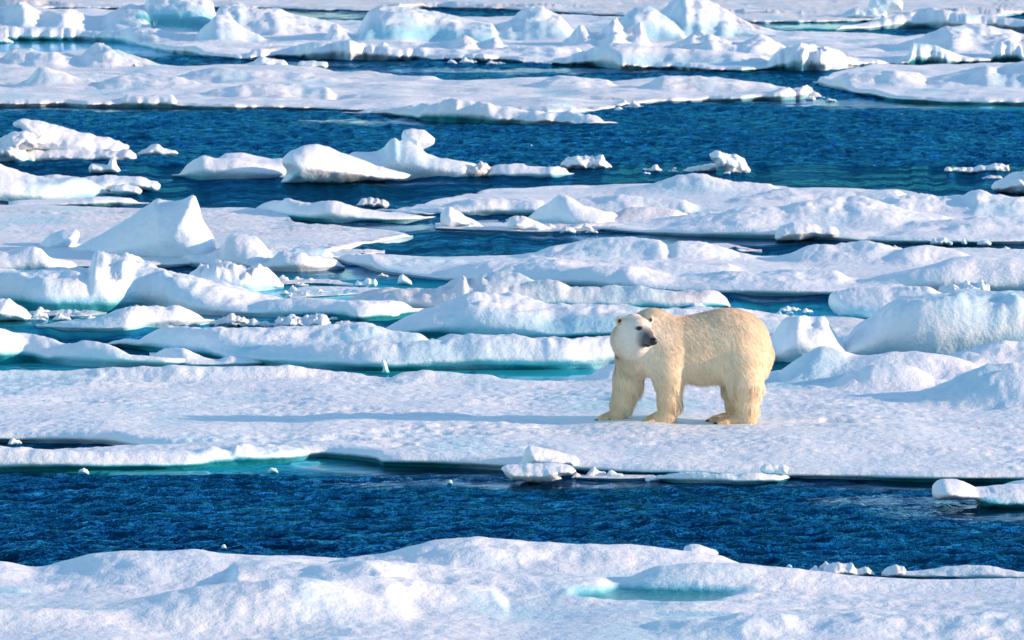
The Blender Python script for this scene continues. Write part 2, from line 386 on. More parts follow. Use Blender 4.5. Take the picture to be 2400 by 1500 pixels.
def build_sea():
    rows = np.concatenate([np.arange(1760, 1410, -8.), np.arange(1410, 1040, -1.6), np.arange(1040, 620, -3.), np.arange(620, 200, -1.1), np.arange(200, -120, -2.5)])
    d = np.concatenate([[-400, -60, 0, 15, 25, 32], dist(rows), [420, 520, 700, 1000, 1600, 2600, 4500, 8000, 16000]])
    px = np.concatenate([[-60000, -20000, -8000, -3000, -1200], np.arange(-500, -60, 12.), np.arange(-60, 2460, 4.), np.arange(2460, 2901, 12.), [3600, 5500, 10000, 22000, 62000]])
    Px, Dd = np.meshgrid(px, d, indexing='ij')
    X = (Px-1200)/F*np.maximum(np.abs(Dd), 60)
    rr = np.where(Dd > 30, row_of(np.maximum(Dd, 30)), 4000)
    jx = 26*fbm(X*.5, Dd*.2, 3., 3); jr = 5*fbm(X*.8, Dd*.3, 9., 3)
    calm = np.zeros_like(X); shelf = np.zeros_like(X)
    for A, T in ((CALM, calm), (SHELF, shelf)):
        for (cx, cr, rx, ry, s) in A:
            g = ((Px+jx-cx)/rx)**2 + ((rr+jr-cr)/ry)**2
            np.maximum(T, s*np.exp(-g**1.5), out=T)
    # wind ripples as real relief, stilled in the calm leads
    act = (rr > -130) & (rr < 1800) & (Px > -600) & (Px < 3000) & (calm + shelf < 1.6)
    xa, da = X[act], Dd[act]; xr, dr = xa*.97 + da*.24, da*.97 - xa*.24
    far = np.clip(da/70, 1, 1.6)
    def cr(l, o): return .5 - np.abs(noise3(xr/(l*1.5*far), dr/(l*.8*far), o))*1.6
    wv = .056*cr(.62, 1.) + .052*cr(.30, 5.) + .014*cr(.16, 9.) + .02*noise3(xr/2.2, dr/1.6, 2.)
    am = np.clip(1 - 1.05*calm[act] - .9*shelf[act], .03, 1)*(.9 + .45*noise3(xa/4, da/5, 3.))*far
    Z = np.zeros_like(X); Z[act] = wv*am - .02
    idx = np.arange(X.size).reshape(X.shape)
    Q = np.stack([idx[:-1, :-1].ravel(), idx[1:, :-1].ravel(), idx[1:, 1:].ravel(), idx[:-1, 1:].ravel()], 1)
    V = np.stack([X.ravel(), Dd.ravel(), Z.ravel()], 1)
    o = mesh_obj('water', V, Q, WATER, attrs={'calm': calm.ravel(), 'shelf': shelf.ravel()})
    tag(o, kind='structure')
build_sea()
# ------------------------------------------------------------------ floes, far to near
floe('ice_floe', 'distant flat pinkish ice sheet along the top edge of the photo', [(-250,22),(600,20),(660,22),(870,27),(1000,20),(1500,40),(1700,50),(1820,54),(2000,50),(2200,42),(2650,32)],
     [(-250,-60),(600,-60),(2650,-60)], t=.3, amp=.06, wl=2.5, dirt=.5, rag=.5, round_=1, facew=.2,
     ridges=[R([(900,10),(1000,0),(1150,8),(1300,6),(1450,18)], 14, mw=2), R([(1600,30),(1750,18),(1900,26),(2050,20)], 30, mw=2), R([(-100,8),(60,-6),(180,5)], 12, mw=2), R([(2100,26),(2250,16),(2500,22)], 30, mw=2)])
floe('ice_floe', 'snowy mound at the top right behind the upright blue block', [(1960,72),(2050,68),(2200,66),(2400,68),(2650,66)], [(1960,60),(2100,50),(2650,45)], t=.35, amp=.08, wl=2, round_=1, facew=.2, rag=.4,
     ridges=[R([(2000,62),(2080,40),(2150,25),(2220,20),(2300,34),(2400,45),(2600,50)], 60, rn=.3, mw=1, ice=.4, wf=2.5)])
slab('ice_block', 'upright pale blue ice block at the very top right edge of the photo', [P_([(2037,36),(2035,10),(2042,-8),(2075,-14),(2105,-8),(2118,6),(2116,26),(2090,30),(2060,38)], 44, thick=1.6, rim=.6, rough=.12, ns=.8)], ice_shade_tint=.3)
slab('ice_block', 'low blue-grey ice hump left of the upright block at the top right', [P_([(1965,44),(1975,30),(2000,18),(2040,18),(2075,22),(2082,36),(2078,46),(2000,48)], 46, thick=2, rim=.6, rough=.2, ns=.8)], ice_shade_tint=.3)
floe('ice_floe', 'big rubble covered floe with jagged snow hummocks across the top', 
     [(-250,96),(100,94),(230,97),(340,110),(450,130),(560,138),(700,140),(1050,144),(1300,151),(1500,158),(1700,165),(1800,167),(1900,164),(1990,160),(2100,152),(2650,148)],
     [(-250,18),(300,22),(600,30),(880,50),(1000,36),(1400,36),(1700,50),(1820,76),(2000,76),(2400,88),(2650,88)], t=.38, amp=.09, wl=1.6, big=.10, rag=.7, blue=.7, round_=1.2, facew=.3, step=(4, .55), ends=1,
     ridges=[R([(-250,55),(-100,20),(0,18),(50,8),(100,30),(160,22),(220,40),(300,34)], 66, rn=0.24, mw=1.5, wf=7.5, wb=3, ice=.3),
             R([(225,62),(260,30),(300,16),(340,18),(360,60)], 66, rn=0.15, mw=1, wf=6.0, wb=3, ice=.4, k=3),
             R([(-150,78),(0,62),(120,66),(250,72),(330,68),(420,76),(600,80)], 90, rn=0.18, mw=1.5, wf=4.5, ice=.3, k=4),
             R([(335,50),(342,10),(355,-6),(400,-14),(470,-12),(498,4),(506,34),(512,58)], 66, rn=0.07, mw=.5, a=2.2, e=1, wf=3.3, wb=2.5, ice=1.0, k=5),
             R([(500,50),(520,8),(560,2),(590,18),(640,20),(700,38),(750,48),(790,58),(820,76)], 74, rn=0.18, mw=1, wf=5.2, wb=3, k=6),
             R([(455,90),(480,62),(510,38),(530,38),(560,58),(600,80)], 92, rn=0.18, mw=.8, wf=4.5, wb=4, ice=.3, k=7),
             R([(740,92),(765,80),(780,54),(790,53),(800,66),(830,86)], 96, rn=0.12, mw=.4, wf=2.4, wb=3, k=8, soft=1),
             R([(835,84),(850,52),(870,28),(905,19),(960,20),(1010,27),(1080,40),(1150,52)], 90, rn=0.07, mw=.8, a=2.2, e=1, wf=5.4, wb=2.5, ice=.7, k=9),
             R([(990,100),(1050,92),(1090,84),(1130,98),(1160,90),(1180,104)], 118, rn=0.30, mw=.6, wf=3.0, wb=2, k=10, rubble=0.25),
             R([(1120,80),(1160,60),(1200,42),(1240,18),(1265,14),(1290,26),(1310,36),(1340,70)], 86, rn=0.21, mw=1, wf=6.0, wb=3, ice=.5, k=11),
             R([(1420,66),(1460,40),(1490,16),(1515,12),(1550,34),(1590,60)], 84, rn=0.18, mw=.6, wf=4.5, wb=3, ice=.6, k=12),
             R([(1530,40),(1570,8),(1610,-2),(1650,2),(1700,22),(1740,46),(1800,70),(1860,82)], 78, rn=0.15, mw=1, wf=5.2, wb=3, ice=.5, k=13),
             R([(1330,92),(1360,66),(1400,84),(1440,46),(1470,70),(1500,60)], 104, rn=0.30, mw=1, wf=4.5, wb=3, rubble=0.30, k=14),
             R([(1560,110),(1600,96),(1630,82),(1660,80),(1690,96),(1730,104),(1780,86),(1830,104)], 126, rn=0.30, mw=1, wf=4.5, wb=3.5, rubble=0.20, k=15, ice=.3),
             R([(1350,122),(1450,104),(1560,112),(1650,120),(1780,128),(1820,150)], 142, rn=0.21, mw=.8, wf=3.6, wb=2.6, ice=.5, k=16),
             R([(1795,156),(1830,118),(1870,108),(1920,114),(1960,124),(2005,142),(2018,152)], 160, rn=0.30, mw=.3, wf=1.5, wb=3, a=2.2, e=1, rubble=0.45, k=17),
             R([(600,112),(800,98),(950,110),(1100,116),(1250,108),(1350,114)], 126, rn=0.18, mw=.8, wf=3.0, wb=3, k=18),
             R([(2100,108),(2150,90),(2190,76),(2230,62),(2290,62),(2340,72),(2450,78),(2600,70)], 112, rn=0.21, mw=1, wf=6.0, wb=3, k=19),
             R([(2128,132),(2140,102),(2180,100),(2230,118),(2290,140)], 141, rn=0.07, mw=.3, wf=2.2, wb=2.5, a=2.2, e=1, ice=.9, k=20),
             R([(2320,132),(2335,98),(2370,94),(2395,104),(2400,136),(2500,120),(2620,118)], 142, rn=0.09, mw=.3, wf=2.2, wb=2.5, a=2.2, e=1, ice=1.0, k=21)],
     blues=((430,52,45,9,.8),(372,46,14,10,.8),(1475,36,10,9,.9),(930,52,40,10,.35),(2190,120,40,12,.6),(2365,122,30,14,.7),(240,92,260,3,.5)))
slab('ice_chunk', 'small round snow ball on the rubble floe near the top left middle', [P_(lump(882, 916, 98, 118, 3, jag=.1), 118, thick=.5, rim=.25, rough=.03)])
slab('ice_chunk', 'low white lump at the left edge above the cyan channel', [P_(lump(-70, 33, 84, 99, 4, jag=.2), 99, thick=1.5, rim=.4, rough=.05)])
floe('ice_floe', 'snowy floe at the upper right with a dark teal undercut edge', [(1903,194),(1950,210),(2000,221),(2100,234),(2200,240),(2400,246),(2650,244)],
     [(1903,190),(1925,178),(1960,165),(2050,152),(2150,148),(2400,144),(2650,144)], t=.42, amp=.06, wl=1.6, rag=.3, blue=.85, lip=1.3, facew=.3, round_=.8, step=(4,.7), seed=11,
     ridges=[R([(2100,200),(2200,180),(2260,168),(2300,156),(2400,150),(2640,146)], 196, rn=.3, wf=3.5, wb=4, mw=.8), R([(1940,190),(1990,170),(2060,160),(2150,172)], 196, rn=.25, wf=3, wb=3, mw=.6, k=2)])
floe('ice_floe', 'long white floe with many low hummocks above the wide dark channel, upper left', 
     [(-250,247),(0,248),(400,251),(600,256),(800,261),(900,265),(1000,270),(1180,272),(1330,268),(1430,256),(1480,245),(1600,240),(1750,236),(1880,230),(1922,219)],
     [(-250,112),(0,122),(40,116),(100,118),(220,116),(300,128),(380,150),(560,150),(640,152),(800,162),(900,172),(1100,184),(1300,180),(1400,186),(1560,180),(1700,190),(1860,205),(1922,213)],
     t=.33, amp=.07, wl=1.7, big=.06, rag=.35, blue=.6, round_=.8, facew=.15, step=(4,.7), seed=5, dirt=.2,
     ridges=[R([(-200,130),(0,134),(35,116),(110,116),(190,126),(215,112),(240,104),(265,116),(290,128),(330,136),(380,152)], 150, rn=.4, wf=3.5, wb=2, mw=1, rubble=.2),
             R([(60,186),(95,164),(130,166),(190,182),(212,186),(235,202)], 196, rn=.4, wf=3, wb=2, mw=.7, k=2), R([(250,190),(330,174),(400,180),(450,192)], 200, rn=.3, wf=3, wb=3, mw=.8, k=3),
             R([(430,176),(500,158),(580,166),(700,168),(800,182)], 186, rn=.3, wf=3, wb=3, mw=.8, k=4), R([(280,240),(295,226),(350,224),(405,226),(415,240)], 246, rn=.3, wf=.8, wb=2, mw=.1, a=3, e=.8, k=5, ice=.5),
             R([(60,244),(110,232),(140,244)], 247, rn=.4, wf=.8, wb=1.5, mw=.1, k=6, rubble=.4), 
             R([(1520,196),(1560,178),(1620,180),(1700,188),(1800,198)], 206, rn=.2, wf=3, wb=2, mw=.5, k=8), R([(1260,192),(1310,177),(1350,178),(1420,186)], 200, rn=.2, wf=3, wb=2, mw=.5, k=9),
             R([(1820,214),(1870,206),(1905,200),(1922,208)], 222, rn=.4, wf=1, wb=1.5, mw=.2, k=10, rubble=.5), R([(500,210),(640,196),(760,205)], 220, rn=.3, wf=2.5, wb=2.5, mw=.8, k=12)])
floe('ice_floe', 'snowy tongue with a ragged right tip on the near side of the long upper floe', [(800,264),(900,271),(1000,281),(1180,288),(1380,291),(1448,289)], [(800,256),(900,252),(1000,246),(1200,258),(1350,268),(1448,283)], t=.3, amp=.06, wl=1.2, rag=.25, seed=6, blue=.8, step=(4,.8), round_=.6, facew=.15, dirt=.2,
     ridges=[R([(860,266),(960,250),(1020,240),(1080,236),(1130,240),(1180,250),(1260,266)], 272, rn=.3, wf=2, wb=2, mw=.3, rubble=.2), R([(1180,270),(1280,262),(1350,266),(1400,272),(1446,284)], 282, rn=.4, wf=1, wb=1.5, mw=.2, k=2, rubble=.4)])
slab('ice_chunk', 'peaked snow lump on the far edge of the long upper floe', [P_([(560,153),(590,147),(600,138),(615,132),(635,136),(668,142),(677,152),(670,160),(590,162)], 160, thick=1.6, rim=.45, rough=.08)])
slab('ice_chunk', 'flat topped snow lump on the far edge of the long upper floe', [P_([(697,152),(700,144),(735,142),(768,146),(770,156),(765,163),(705,163)], 163, thick=1.6, rim=.4, rough=.06)])

# ---- the wide channel and what floats in it
slab('ice_block', 'tilted ragged ice slab on a rubble base floating at the left edge', [
     P_([(60,352),(66,330),(60,308),(54,300),(36,296),(33,283),(60,277),(110,284),(160,302),(240,321),(301,343),(303,349),(280,356),(330,366),(200,372)], 372, thick=1.6, rim=.35, rough=.10, skew=.25),
     P_([(-90,384),(-90,325),(0,322),(28,310),(62,308),(98,322),(106,334),(88,346),(60,350),(66,362),(86,372),(80,384)], 378, thick=1.5, rim=.35, rough=.12, ns=.25),
     P_([(40,384),(60,352),(120,350),(190,352),(255,354),(300,350),(323,366),(318,378),(240,380),(140,382)], 376, thick=1.3, rim=.3, rough=.08)], blue=.35, dirt=.15)
slab('ice_chunk', 'small jagged ice lump right of the tilted slab in the channel', [P_([(322,360),(330,352),(345,346),(358,337),(372,338),(385,348),(410,352),(418,360),(400,366),(330,366)], 364, thick=.6, rim=.15, rough=.05, ns=.2)], blue=.3)
slab('ice_chunk', 'small two horned ice lump below the tilted slab near the left edge', [P_([(208,392),(215,382),(232,384),(252,386),(262,368),(274,366),(272,384),(284,398),(280,407),(210,406)], 404, thick=.5, rim=.14, rough=.04, ns=.2)], blue=.3)
floe('ice_floe', 'snow mound sloping down to the right at the left edge, above the grey peak', [(-250,476),(0,473),(100,471),(200,463),(266,456)], [(-250,398),(0,404),(100,412),(200,425),(266,450)], t=.22, amp=.03, wl=1, rag=.08, blue=.5, seed=15,
     ridges=[R([(-250,370),(-100,372),(0,387),(60,405),(120,417),(185,416),(230,432),(262,452)], 448, rn=.12, wf=2.2, wb=2.0, mw=.4), R([(120,440),(185,420),(225,432),(262,452)], 460, rn=.2, wf=1.2, wb=1.2, mw=.2, k=2)])
slab('ice_block', 'rounded snow slab jutting right from behind the left edge mound', [P_([(80,450),(80,414),(120,409),(190,416),(260,410),(330,414),(372,427),(378,438),(370,448),(340,446),(260,452),(200,455)], 450, thick=1.6, rim=.35, rough=.06)], blue=.5, bh=.06)
slab('ice_chunk', 'small rounded ice lump tucked under the jutting slab on the left', [P_([(255,448),(262,437),(290,432),(320,436),(334,447),(328,457),(280,460)], 458, thick=.7, rim=.2, rough=.05)], blue=.4)
floe('ice_floe', 'thin low strip of ice just left behind the grey peak', [(20,484),(100,484),(220,482),(300,480),(350,478)], [(20,466),(120,464),(220,460),(290,464),(350,474)], t=.13, amp=.02, wl=.8, seed=17, blue=.8,
     ridges=[R([(180,470),(240,460),(290,462),(340,474)], 476, wf=.6, wb=.8)])
floe('ice_floe', 'low pointed snow mound left of the big wedge in the channel', [(403,412),(480,419),(560,419),(640,417),(690,414)], [(403,408),(480,392),(560,388),(690,392)], t=.16, amp=.02, wl=.9, rag=.06, blue=.5, seed=18,
     ridges=[R([(403,412),(430,394),(460,372),(478,367),(505,372),(545,372),(590,380),(630,386),(690,398)], 410, rn=.15, wf=1.8, wb=2.2, mw=.25), R([(505,378),(530,360),(560,358),(600,366),(640,372),(690,362)], 396, rn=.15, wf=2, wb=1.5, mw=.2, k=2)])
slab('ice_block', 'big smooth wedge of white ice with a blue left face, middle of the channel', [
     P_([(655,430),(668,412),(676,398),(665,386),(663,370),(680,352),(710,341),(745,338),(775,344),(800,356),(850,378),(910,399),(968,413),(950,424),(850,430),(760,434),(690,432)], 426, thick=2.4, rim=.75, rough=.07, ns=.6, skew=.35)],
     blue=.8, bh=.07, blues=((690,412,26,.8),))
floe('ice_floe', 'snow ridge leading right from the wedge, carrying the mushroom of ice', [(800,414),(950,415),(1080,416),(1140,412)], [(800,372),(950,374),(1080,388),(1140,398)], t=.22, amp=.025, wl=.9, rag=.06, blue=.4, seed=19,
     ridges=[R([(800,366),(825,356),(850,358),(878,356),(900,346),(914,330),(926,326),(940,334),(955,334),(985,350),(998,360),(1030,368),(1080,376),(1130,386)], 404, rn=.2, wf=2.0, wb=1.6, mw=.15),
             R([(850,380),(950,378),(1050,388),(1120,396)], 410, rn=.3, wf=1, wb=1.5, mw=.2, k=2)])
slab('ice_block', 'round white mushroom cap of ice perched on the channel ridge', [P_([(970,356),(955,340),(942,334),(940,318),(946,305),(965,301),(995,304),(1008,314),(1020,324),(1018,338),(1002,347),(990,350),(996,362)], 392, thick=1.0, rim=.38, rough=.03, ns=.4)], blue=.1)
slab('ice_chunk', 'dirty pinkish broken lump between the mushroom ridge and the low strip', [P_([(1083,414),(1092,398),(1112,388),(1128,378),(1142,384),(1150,392),(1144,404),(1136,416)], 414, thick=.6, rim=.2, rough=.08, ns=.18)], blue=.2, dirt=.7)
floe('ice_floe', 'low white strip tapering right at the end of the mushroom ridge', [(1132,414),(1200,416),(1290,416),(1346,408)], [(1132,392),(1180,384),(1230,386),(1290,390),(1346,404)], t=.17, amp=.025, wl=.6, rag=.05, blue=.7, seed=20,
     ridges=[R([(1135,394),(1170,384),(1210,384),(1260,391),(1318,390),(1340,402)], 408, rn=.2, wf=.8, wb=1, mw=.1)])
slab('ice_chunk', 'crumbly oblong ice lump floating in the channel, right of centre', [P_([(1312,390),(1320,377),(1340,366),(1365,364),(1390,368),(1402,364),(1412,362),(1418,376),(1436,391),(1420,398),(1330,397)], 395, thick=.9, rim=.22, rough=.09, ns=.16)], blue=.25, dirt=.15)
slab('ice_chunk', 'little spiky ice lump between the crumbly lump and the tilted shard', [P_([(1498,398),(1510,394),(1524,396),(1532,386),(1540,385),(1545,392),(1553,398),(1550,405),(1505,404)], 402, thick=.4, rim=.12, rough=.04, ns=.12)], blue=.2, dirt=.15)
slab('ice_block', 'tilted knobbly white shard standing out of the channel, right of centre', [P_([(1712,409),(1695,396),(1682,388),(1675,380),(1664,370),(1662,358),(1675,353),(1688,354),(1705,362),(1722,361),(1742,370),(1752,388),(1758,404),(1748,412)], 407, thick=.9, rim=.25, rough=.08, ns=.2, skew=.3)], blue=.2)
slab('ice_chunk', 'low ice lump leaning on the left foot of the tilted shard', [P_([(1600,400),(1612,392),(1640,388),(1665,383),(1684,386),(1680,400),(1660,407),(1610,406)], 403, thick=.7, rim=.16, rough=.05, ns=.16)], blue=.3, dirt=.2)
slab('ice_chunk', 'row of joined white ice knobs floating near the right edge', [P_([(2213,400),(2216,391),(2228,393),(2250,392),(2280,393),(2298,386),(2312,389),(2330,383),(2350,384),(2364,386),(2366,400),(2355,406),(2225,406)], 404, thick=.6, rim=.16, rough=.06, ns=.14)], blue=.2)
slab('ice_chunk', 'flat grey sliver of ice just below the row of knobs', [P_([(2300,418),(2315,411),(2345,412),(2352,418),(2340,422),(2305,422)], 420, thick=.4, rim=.1, rough=.03, ns=.12)], blue=.2, dirt=.4)
slab('ice_block', 'rounded snow block cut by the right edge of the photo beside the dark channel', [P_([(2320,440),(2330,426),(2352,422),(2365,410),(2385,402),(2420,396),(2520,396),(2520,462),(2380,458),(2340,450)], 452, thick=1.8, rim=.5, rough=.12, ns=.3)], blue=.6, bh=.06)

# ---- middle distance, right
floe('ice_floe', 'broad white floe rising to a low peak on the near side of the dark channel', [(876,497),(960,500),(1050,505),(1200,503),(1400,506),(1620,508),(1800,515),(2650,515)],
     [(876,489),(960,481),(1010,468),(1080,456),(1150,440),(1230,437),(1330,432),(1480,428),(1560,424),(1620,418),(1700,424),(1800,434),(1900,439),(2090,442),(2200,458),(2650,462)], t=.24, amp=.04, wl=1.2, rag=.10, blue=.7, seed=21, step=(4,1.3), dirt=.1,
     ridges=[R([(1480,440),(1550,424),(1600,409),(1640,406),(1680,414),(1720,424),(1800,432)], 446, rn=.15, wf=2.5, wb=1.5, mw=.2), R([(1080,476),(1150,462),(1300,470),(1450,462),(1600,470)], 488, rn=.3, wf=2, wb=2, mw=.5, k=2),
             R([(1740,460),(1850,446),(2000,450),(2100,446)], 470, rn=.3, wf=2, wb=2, mw=.5, k=3)], blues=((1520,496,190,9,.8),))
floe('ice_floe', 'rolling snow floe with blue shaded hollows at the right, upper middle', [(1378,536),(1480,545),(1600,552),(1800,556),(1900,560),(2000,565),(2150,570),(2330,571),(2650,566)],
     [(1378,531),(1440,524),(1520,512),(1620,500),(1740,490),(1830,486),(1950,478),(2100,470),(2300,466),(2650,470)], t=.22, amp=.04, wl=1.1, rag=.08, blue=.8, seed=22, step=(4,1.3), big=.04,
     ridges=[R([(1500,530),(1560,512),(1650,496),(1740,488),(1830,486),(1890,474),(1950,466),(2000,464),(2060,474),(2120,492),(2200,506)], 520, rn=.15, wf=3.2, wb=2, mw=.4),
             R([(2060,470),(2110,456),(2160,452),(2210,462),(2250,464),(2290,451),(2340,462),(2450,466),(2600,460)], 492, rn=.3, wf=2.5, wb=2, mw=.4, k=2, rubble=.15), R([(2150,520),(2300,508),(2420,516),(2600,505)], 536, rn=.3, wf=2, wb=2, mw=.5, k=3)])
slab('ice_block', 'rounded blue-grey snow bolster lying on the shore of the right middle floe', [P_([(1815,560),(1818,540),(1832,528),(1860,521),(1890,522),(1920,530),(1945,530),(1962,536),(1966,548),(1950,556),(1900,558),(1870,566),(1830,566)], 562, thick=1.2, rim=.4, rough=.05, ns=.4)], blue=.7, bh=.05)
floe('ice_floe', 'pointed snow hummock standing in slush left of the right middle floe', [(1225,516),(1300,526),(1400,530),(1470,520)], [(1225,506),(1300,500),(1400,502),(1470,512)], t=.14, amp=.03, wl=.6, rag=.06, seed=23, blue=.5,
     ridges=[R([(1225,512),(1262,488),(1290,472),(1312,460),(1330,463),(1362,478),(1400,490),(1440,498),(1468,510)], 516, rn=.15, wf=1.2, wb=1.5, mw=.1)])
floe('ice_floe', 'flat pinkish ice tongue pointing right in front of the teal pool', [(1330,540),(1400,532),(1500,528),(1580,522),(1626,508)], [(1330,520),(1420,498),(1480,488),(1540,486),(1590,494),(1626,504)], t=.12, amp=.03, wl=.6, rag=.05, seed=24, dirt=.6,
     ridges=[R([(1430,504),(1480,487),(1530,484),(1580,492),(1615,503)], 512, rn=.2, wf=.8, wb=1)])
slab('ice_chunk', 'rounded upright snow lump with a tail, centre, above the small dark pool', [P_([(1032,528),(1034,504),(1042,488),(1055,483),(1072,494),(1090,506),(1108,514),(1130,526),(1125,534),(1040,534)], 531, thick=.8, rim=.25, rough=.05, ns=.25)], blue=.4, bh=.05)
slab('ice_chunk', 'low grey-white ice hump sloping right at the shore of the small dark pool', [P_([(1190,530),(1192,510),(1210,505),(1235,508),(1260,520),(1290,532),(1305,538),(1290,544),(1200,540)], 539, thick=.9, rim=.22, rough=.05, ns=.25)], blue=.5, bh=.05, dirt=.15)
slab('ice_chunk', 'tiny pale ice lump at the top shore of the small dark pool', [P_(lump(1310, 1350, 529, 544, 6), 543, thick=.4, rim=.12, rough=.03, ns=.15)], blue=.3, dirt=.3)
floe('ice_sheet', 'thin pinkish slush shelf above the small dark pool', [(1020,536),(1150,542),(1250,545),(1400,540),(1460,530)], [(1020,520),(1150,514),(1300,510),(1460,512)], t=.06, amp=.025, wl=.4, rag=.1, seed=25, dirt=.6, cat='ice sheet')
floe('ice_floe', 'low snow mound tapering right, centre left, behind the flat plate of ice', [(590,492),(690,516),(800,520),(940,518),(1030,512)], [(590,484),(660,476),(740,480),(860,490),(1030,508)], t=.14, amp=.03, wl=.8, rag=.06, seed=26, blue=.9,
     ridges=[R([(585,488),(630,474),(660,470),(672,466),(690,470),(730,474),(770,470),(800,476),(850,490),(930,502),(1020,510)], 508, rn=.15, wf=1.3, wb=1.6, mw=.15)])
slab('ice_chunk', 'ragged pale brown ice lump on the shore of the dark channel, centre', [P_([(833,482),(845,470),(855,463),(880,464),(905,470),(915,480),(905,488),(845,487)], 486, thick=.8, rim=.18, rough=.07, ns=.15)], dirt=.5, blue=.2)
floe('ice_floe', 'small low white floe between the ragged brown lump and the broad floe', [(915,500),(1000,505),(1050,502)], [(915,488),(960,482),(1000,482),(1050,492)], t=.14, amp=.03, wl=.5, rag=.05, seed=27, blue=.6)
# ---- middle distance, left
floe('ice_floe', 'large flat snow plain with a broken right end behind the grey peak', [(-250,640),(0,630),(400,625),(600,612),(700,604),(800,590),(850,577),(900,567),(968,554)],
     [(-250,477),(0,476),(200,480),(480,485),(600,488),(672,498),(690,514),(780,524),(850,530),(930,536),(968,543)], t=.20, amp=.022, wl=.5, rag=.10, seed=28, step=(4,1.5), blue=.5, dirt=.3)
floe('ice_sheet', 'small flat ice plate lying off the broken end of the snow plain', [(660,612),(780,606),(860,600),(902,590)], [(660,590),(780,580),(860,580),(902,584)], t=.09, amp=.02, wl=.4, rag=.06, seed=29, cat='ice sheet', dirt=.4)
floe('ice_floe', 'base floe of the grey peak with lumpy snow at its right end', [(-100,625),(100,615),(370,612),(430,622),(560,630),(700,634),(808,627)], [(-100,600),(100,590),(400,570),(600,572),(700,588),(808,610)], t=.24, amp=.06, wl=.7, rag=.08, seed=30, blue=.4, dirt=.15,
     ridges=[R([(515,585),(530,560),(560,553),(600,556),(620,572),(636,596)], 604, rn=.12, wf=1.0, wb=1.2, mw=.1, a=2.5, e=.8, ice=.3), R([(380,604),(440,592),(500,598),(560,588),(620,600),(680,592),(760,606)], 618, rn=.4, wf=.9, wb=1, mw=.15, k=2, rubble=.3)])
slab('ice_block', 'tall grey-blue two pointed ice peak with a sunlit right flank, left side', [
     P_([(60,632),(110,612),(160,592),(215,562),(270,531),(310,505),(345,480),(365,465),(378,462),(388,470),(400,468),(418,470),(438,461),(453,449),(463,448),(470,466),(476,484),(478,505),(492,525),(508,548),(517,580),(505,608),(500,630)], 606,
        thick=2.4, rim=.95, rough=.06, ns=.7, skew=-.7)], blue=.1, ice_shade_tint=.16)  # tint over the whole peak paints in the blue of its shaded face
slab('ice_block', 'smooth snow boulder at the left foot of the grey peak', [P_([(84,592),(92,572),(115,550),(150,538),(180,537),(189,548),(184,566),(170,580),(150,594)], 588, thick=1.2, rim=.45, rough=.04, ns=.4, skew=-.2)], blue=.1)
slab('ice_block', 'pale green translucent ice slab at the right foot of the grey peak', [P_([(672,592),(690,582),(730,580),(765,584),(782,596),(780,612),(750,616),(715,608)], 612, thick=.7, rim=.2, rough=.02, ns=.3, skew=.2)], blue=.1, ice_shade_tint=.36)
floe('ice_floe', 'bright sunlit snow mounds at the left edge below the grey peak', [(-250,650),(0,646),(120,645),(217,640)], [(-250,600),(0,605),(120,612),(217,630)], t=.2, amp=.04, wl=.7, rag=.06, seed=31,
     ridges=[R([(-250,590),(-100,596),(0,592),(40,580),(75,575),(100,588),(120,603),(160,612),(190,622),(213,630)], 628, rn=.2, wf=1.2, wb=1.2, mw=.2), R([(100,626),(135,610),(165,612),(180,628)], 640, rn=.2, wf=.7, wb=.7, mw=.1, k=2)])
floe('ice_floe', 'crumbly whitish ridge just right of the long pitted ridge, left of centre', [(430,682),(560,684),(665,674)], [(430,640),(500,630),(600,636),(665,654)], t=.2, amp=.05, wl=.5, rag=.05, seed=32, blue=.3,
     ridges=[R([(438,640),(470,630),(500,620),(540,630),(575,634),(605,628),(630,638),(655,650),(664,664)], 670, rn=.4, wf=.8, wb=1.2, mw=.1, a=2.4, e=.9, rubble=.5)])
floe('ice_floe', 'long pitted snow ridge with blue base sweeping down from the left edge', [(-250,724),(0,724),(110,731),(250,730),(330,722),(450,733),(560,738),(700,742),(780,744),(840,752),(900,748),(1012,728)],
     [(-250,640),(0,645),(200,648),(400,650),(600,690),(750,705),(900,712),(1012,722)], t=.22, amp=.04, wl=.8, rag=.08, seed=33, blue=.9, step=(4,1.3),
     ridges=[R([(-250,645),(-100,640),(0,638),(60,640),(110,634),(180,634),(222,640),(300,655),(400,665)], 700, rn=.15, wf=2.0, wb=2.2, mw=.15, a=2.2, e=1, ice=.7),
             R([(205,640),(225,602),(240,599),(262,604),(290,597),(330,610),(360,622),(395,632),(440,640),(500,654),(560,672),(615,690),(680,702)], 698, rn=.25, wf=2.6, wb=1.6, mw=.2, k=2, a=1.5, e=1.1),
             R([(640,706),(720,700),(800,704),(880,704),(960,712),(1000,722)], 730, rn=.2, wf=.8, wb=1.5, mw=.1, k=3, ice=.5)],
     blues=((128,708,14,5,1.3),(192,700,9,4,1.2),(60,682,8,3,1.0),(165,690,8,3,1.1),(560,732,120,4,.8),(830,744,60,6,.9)))
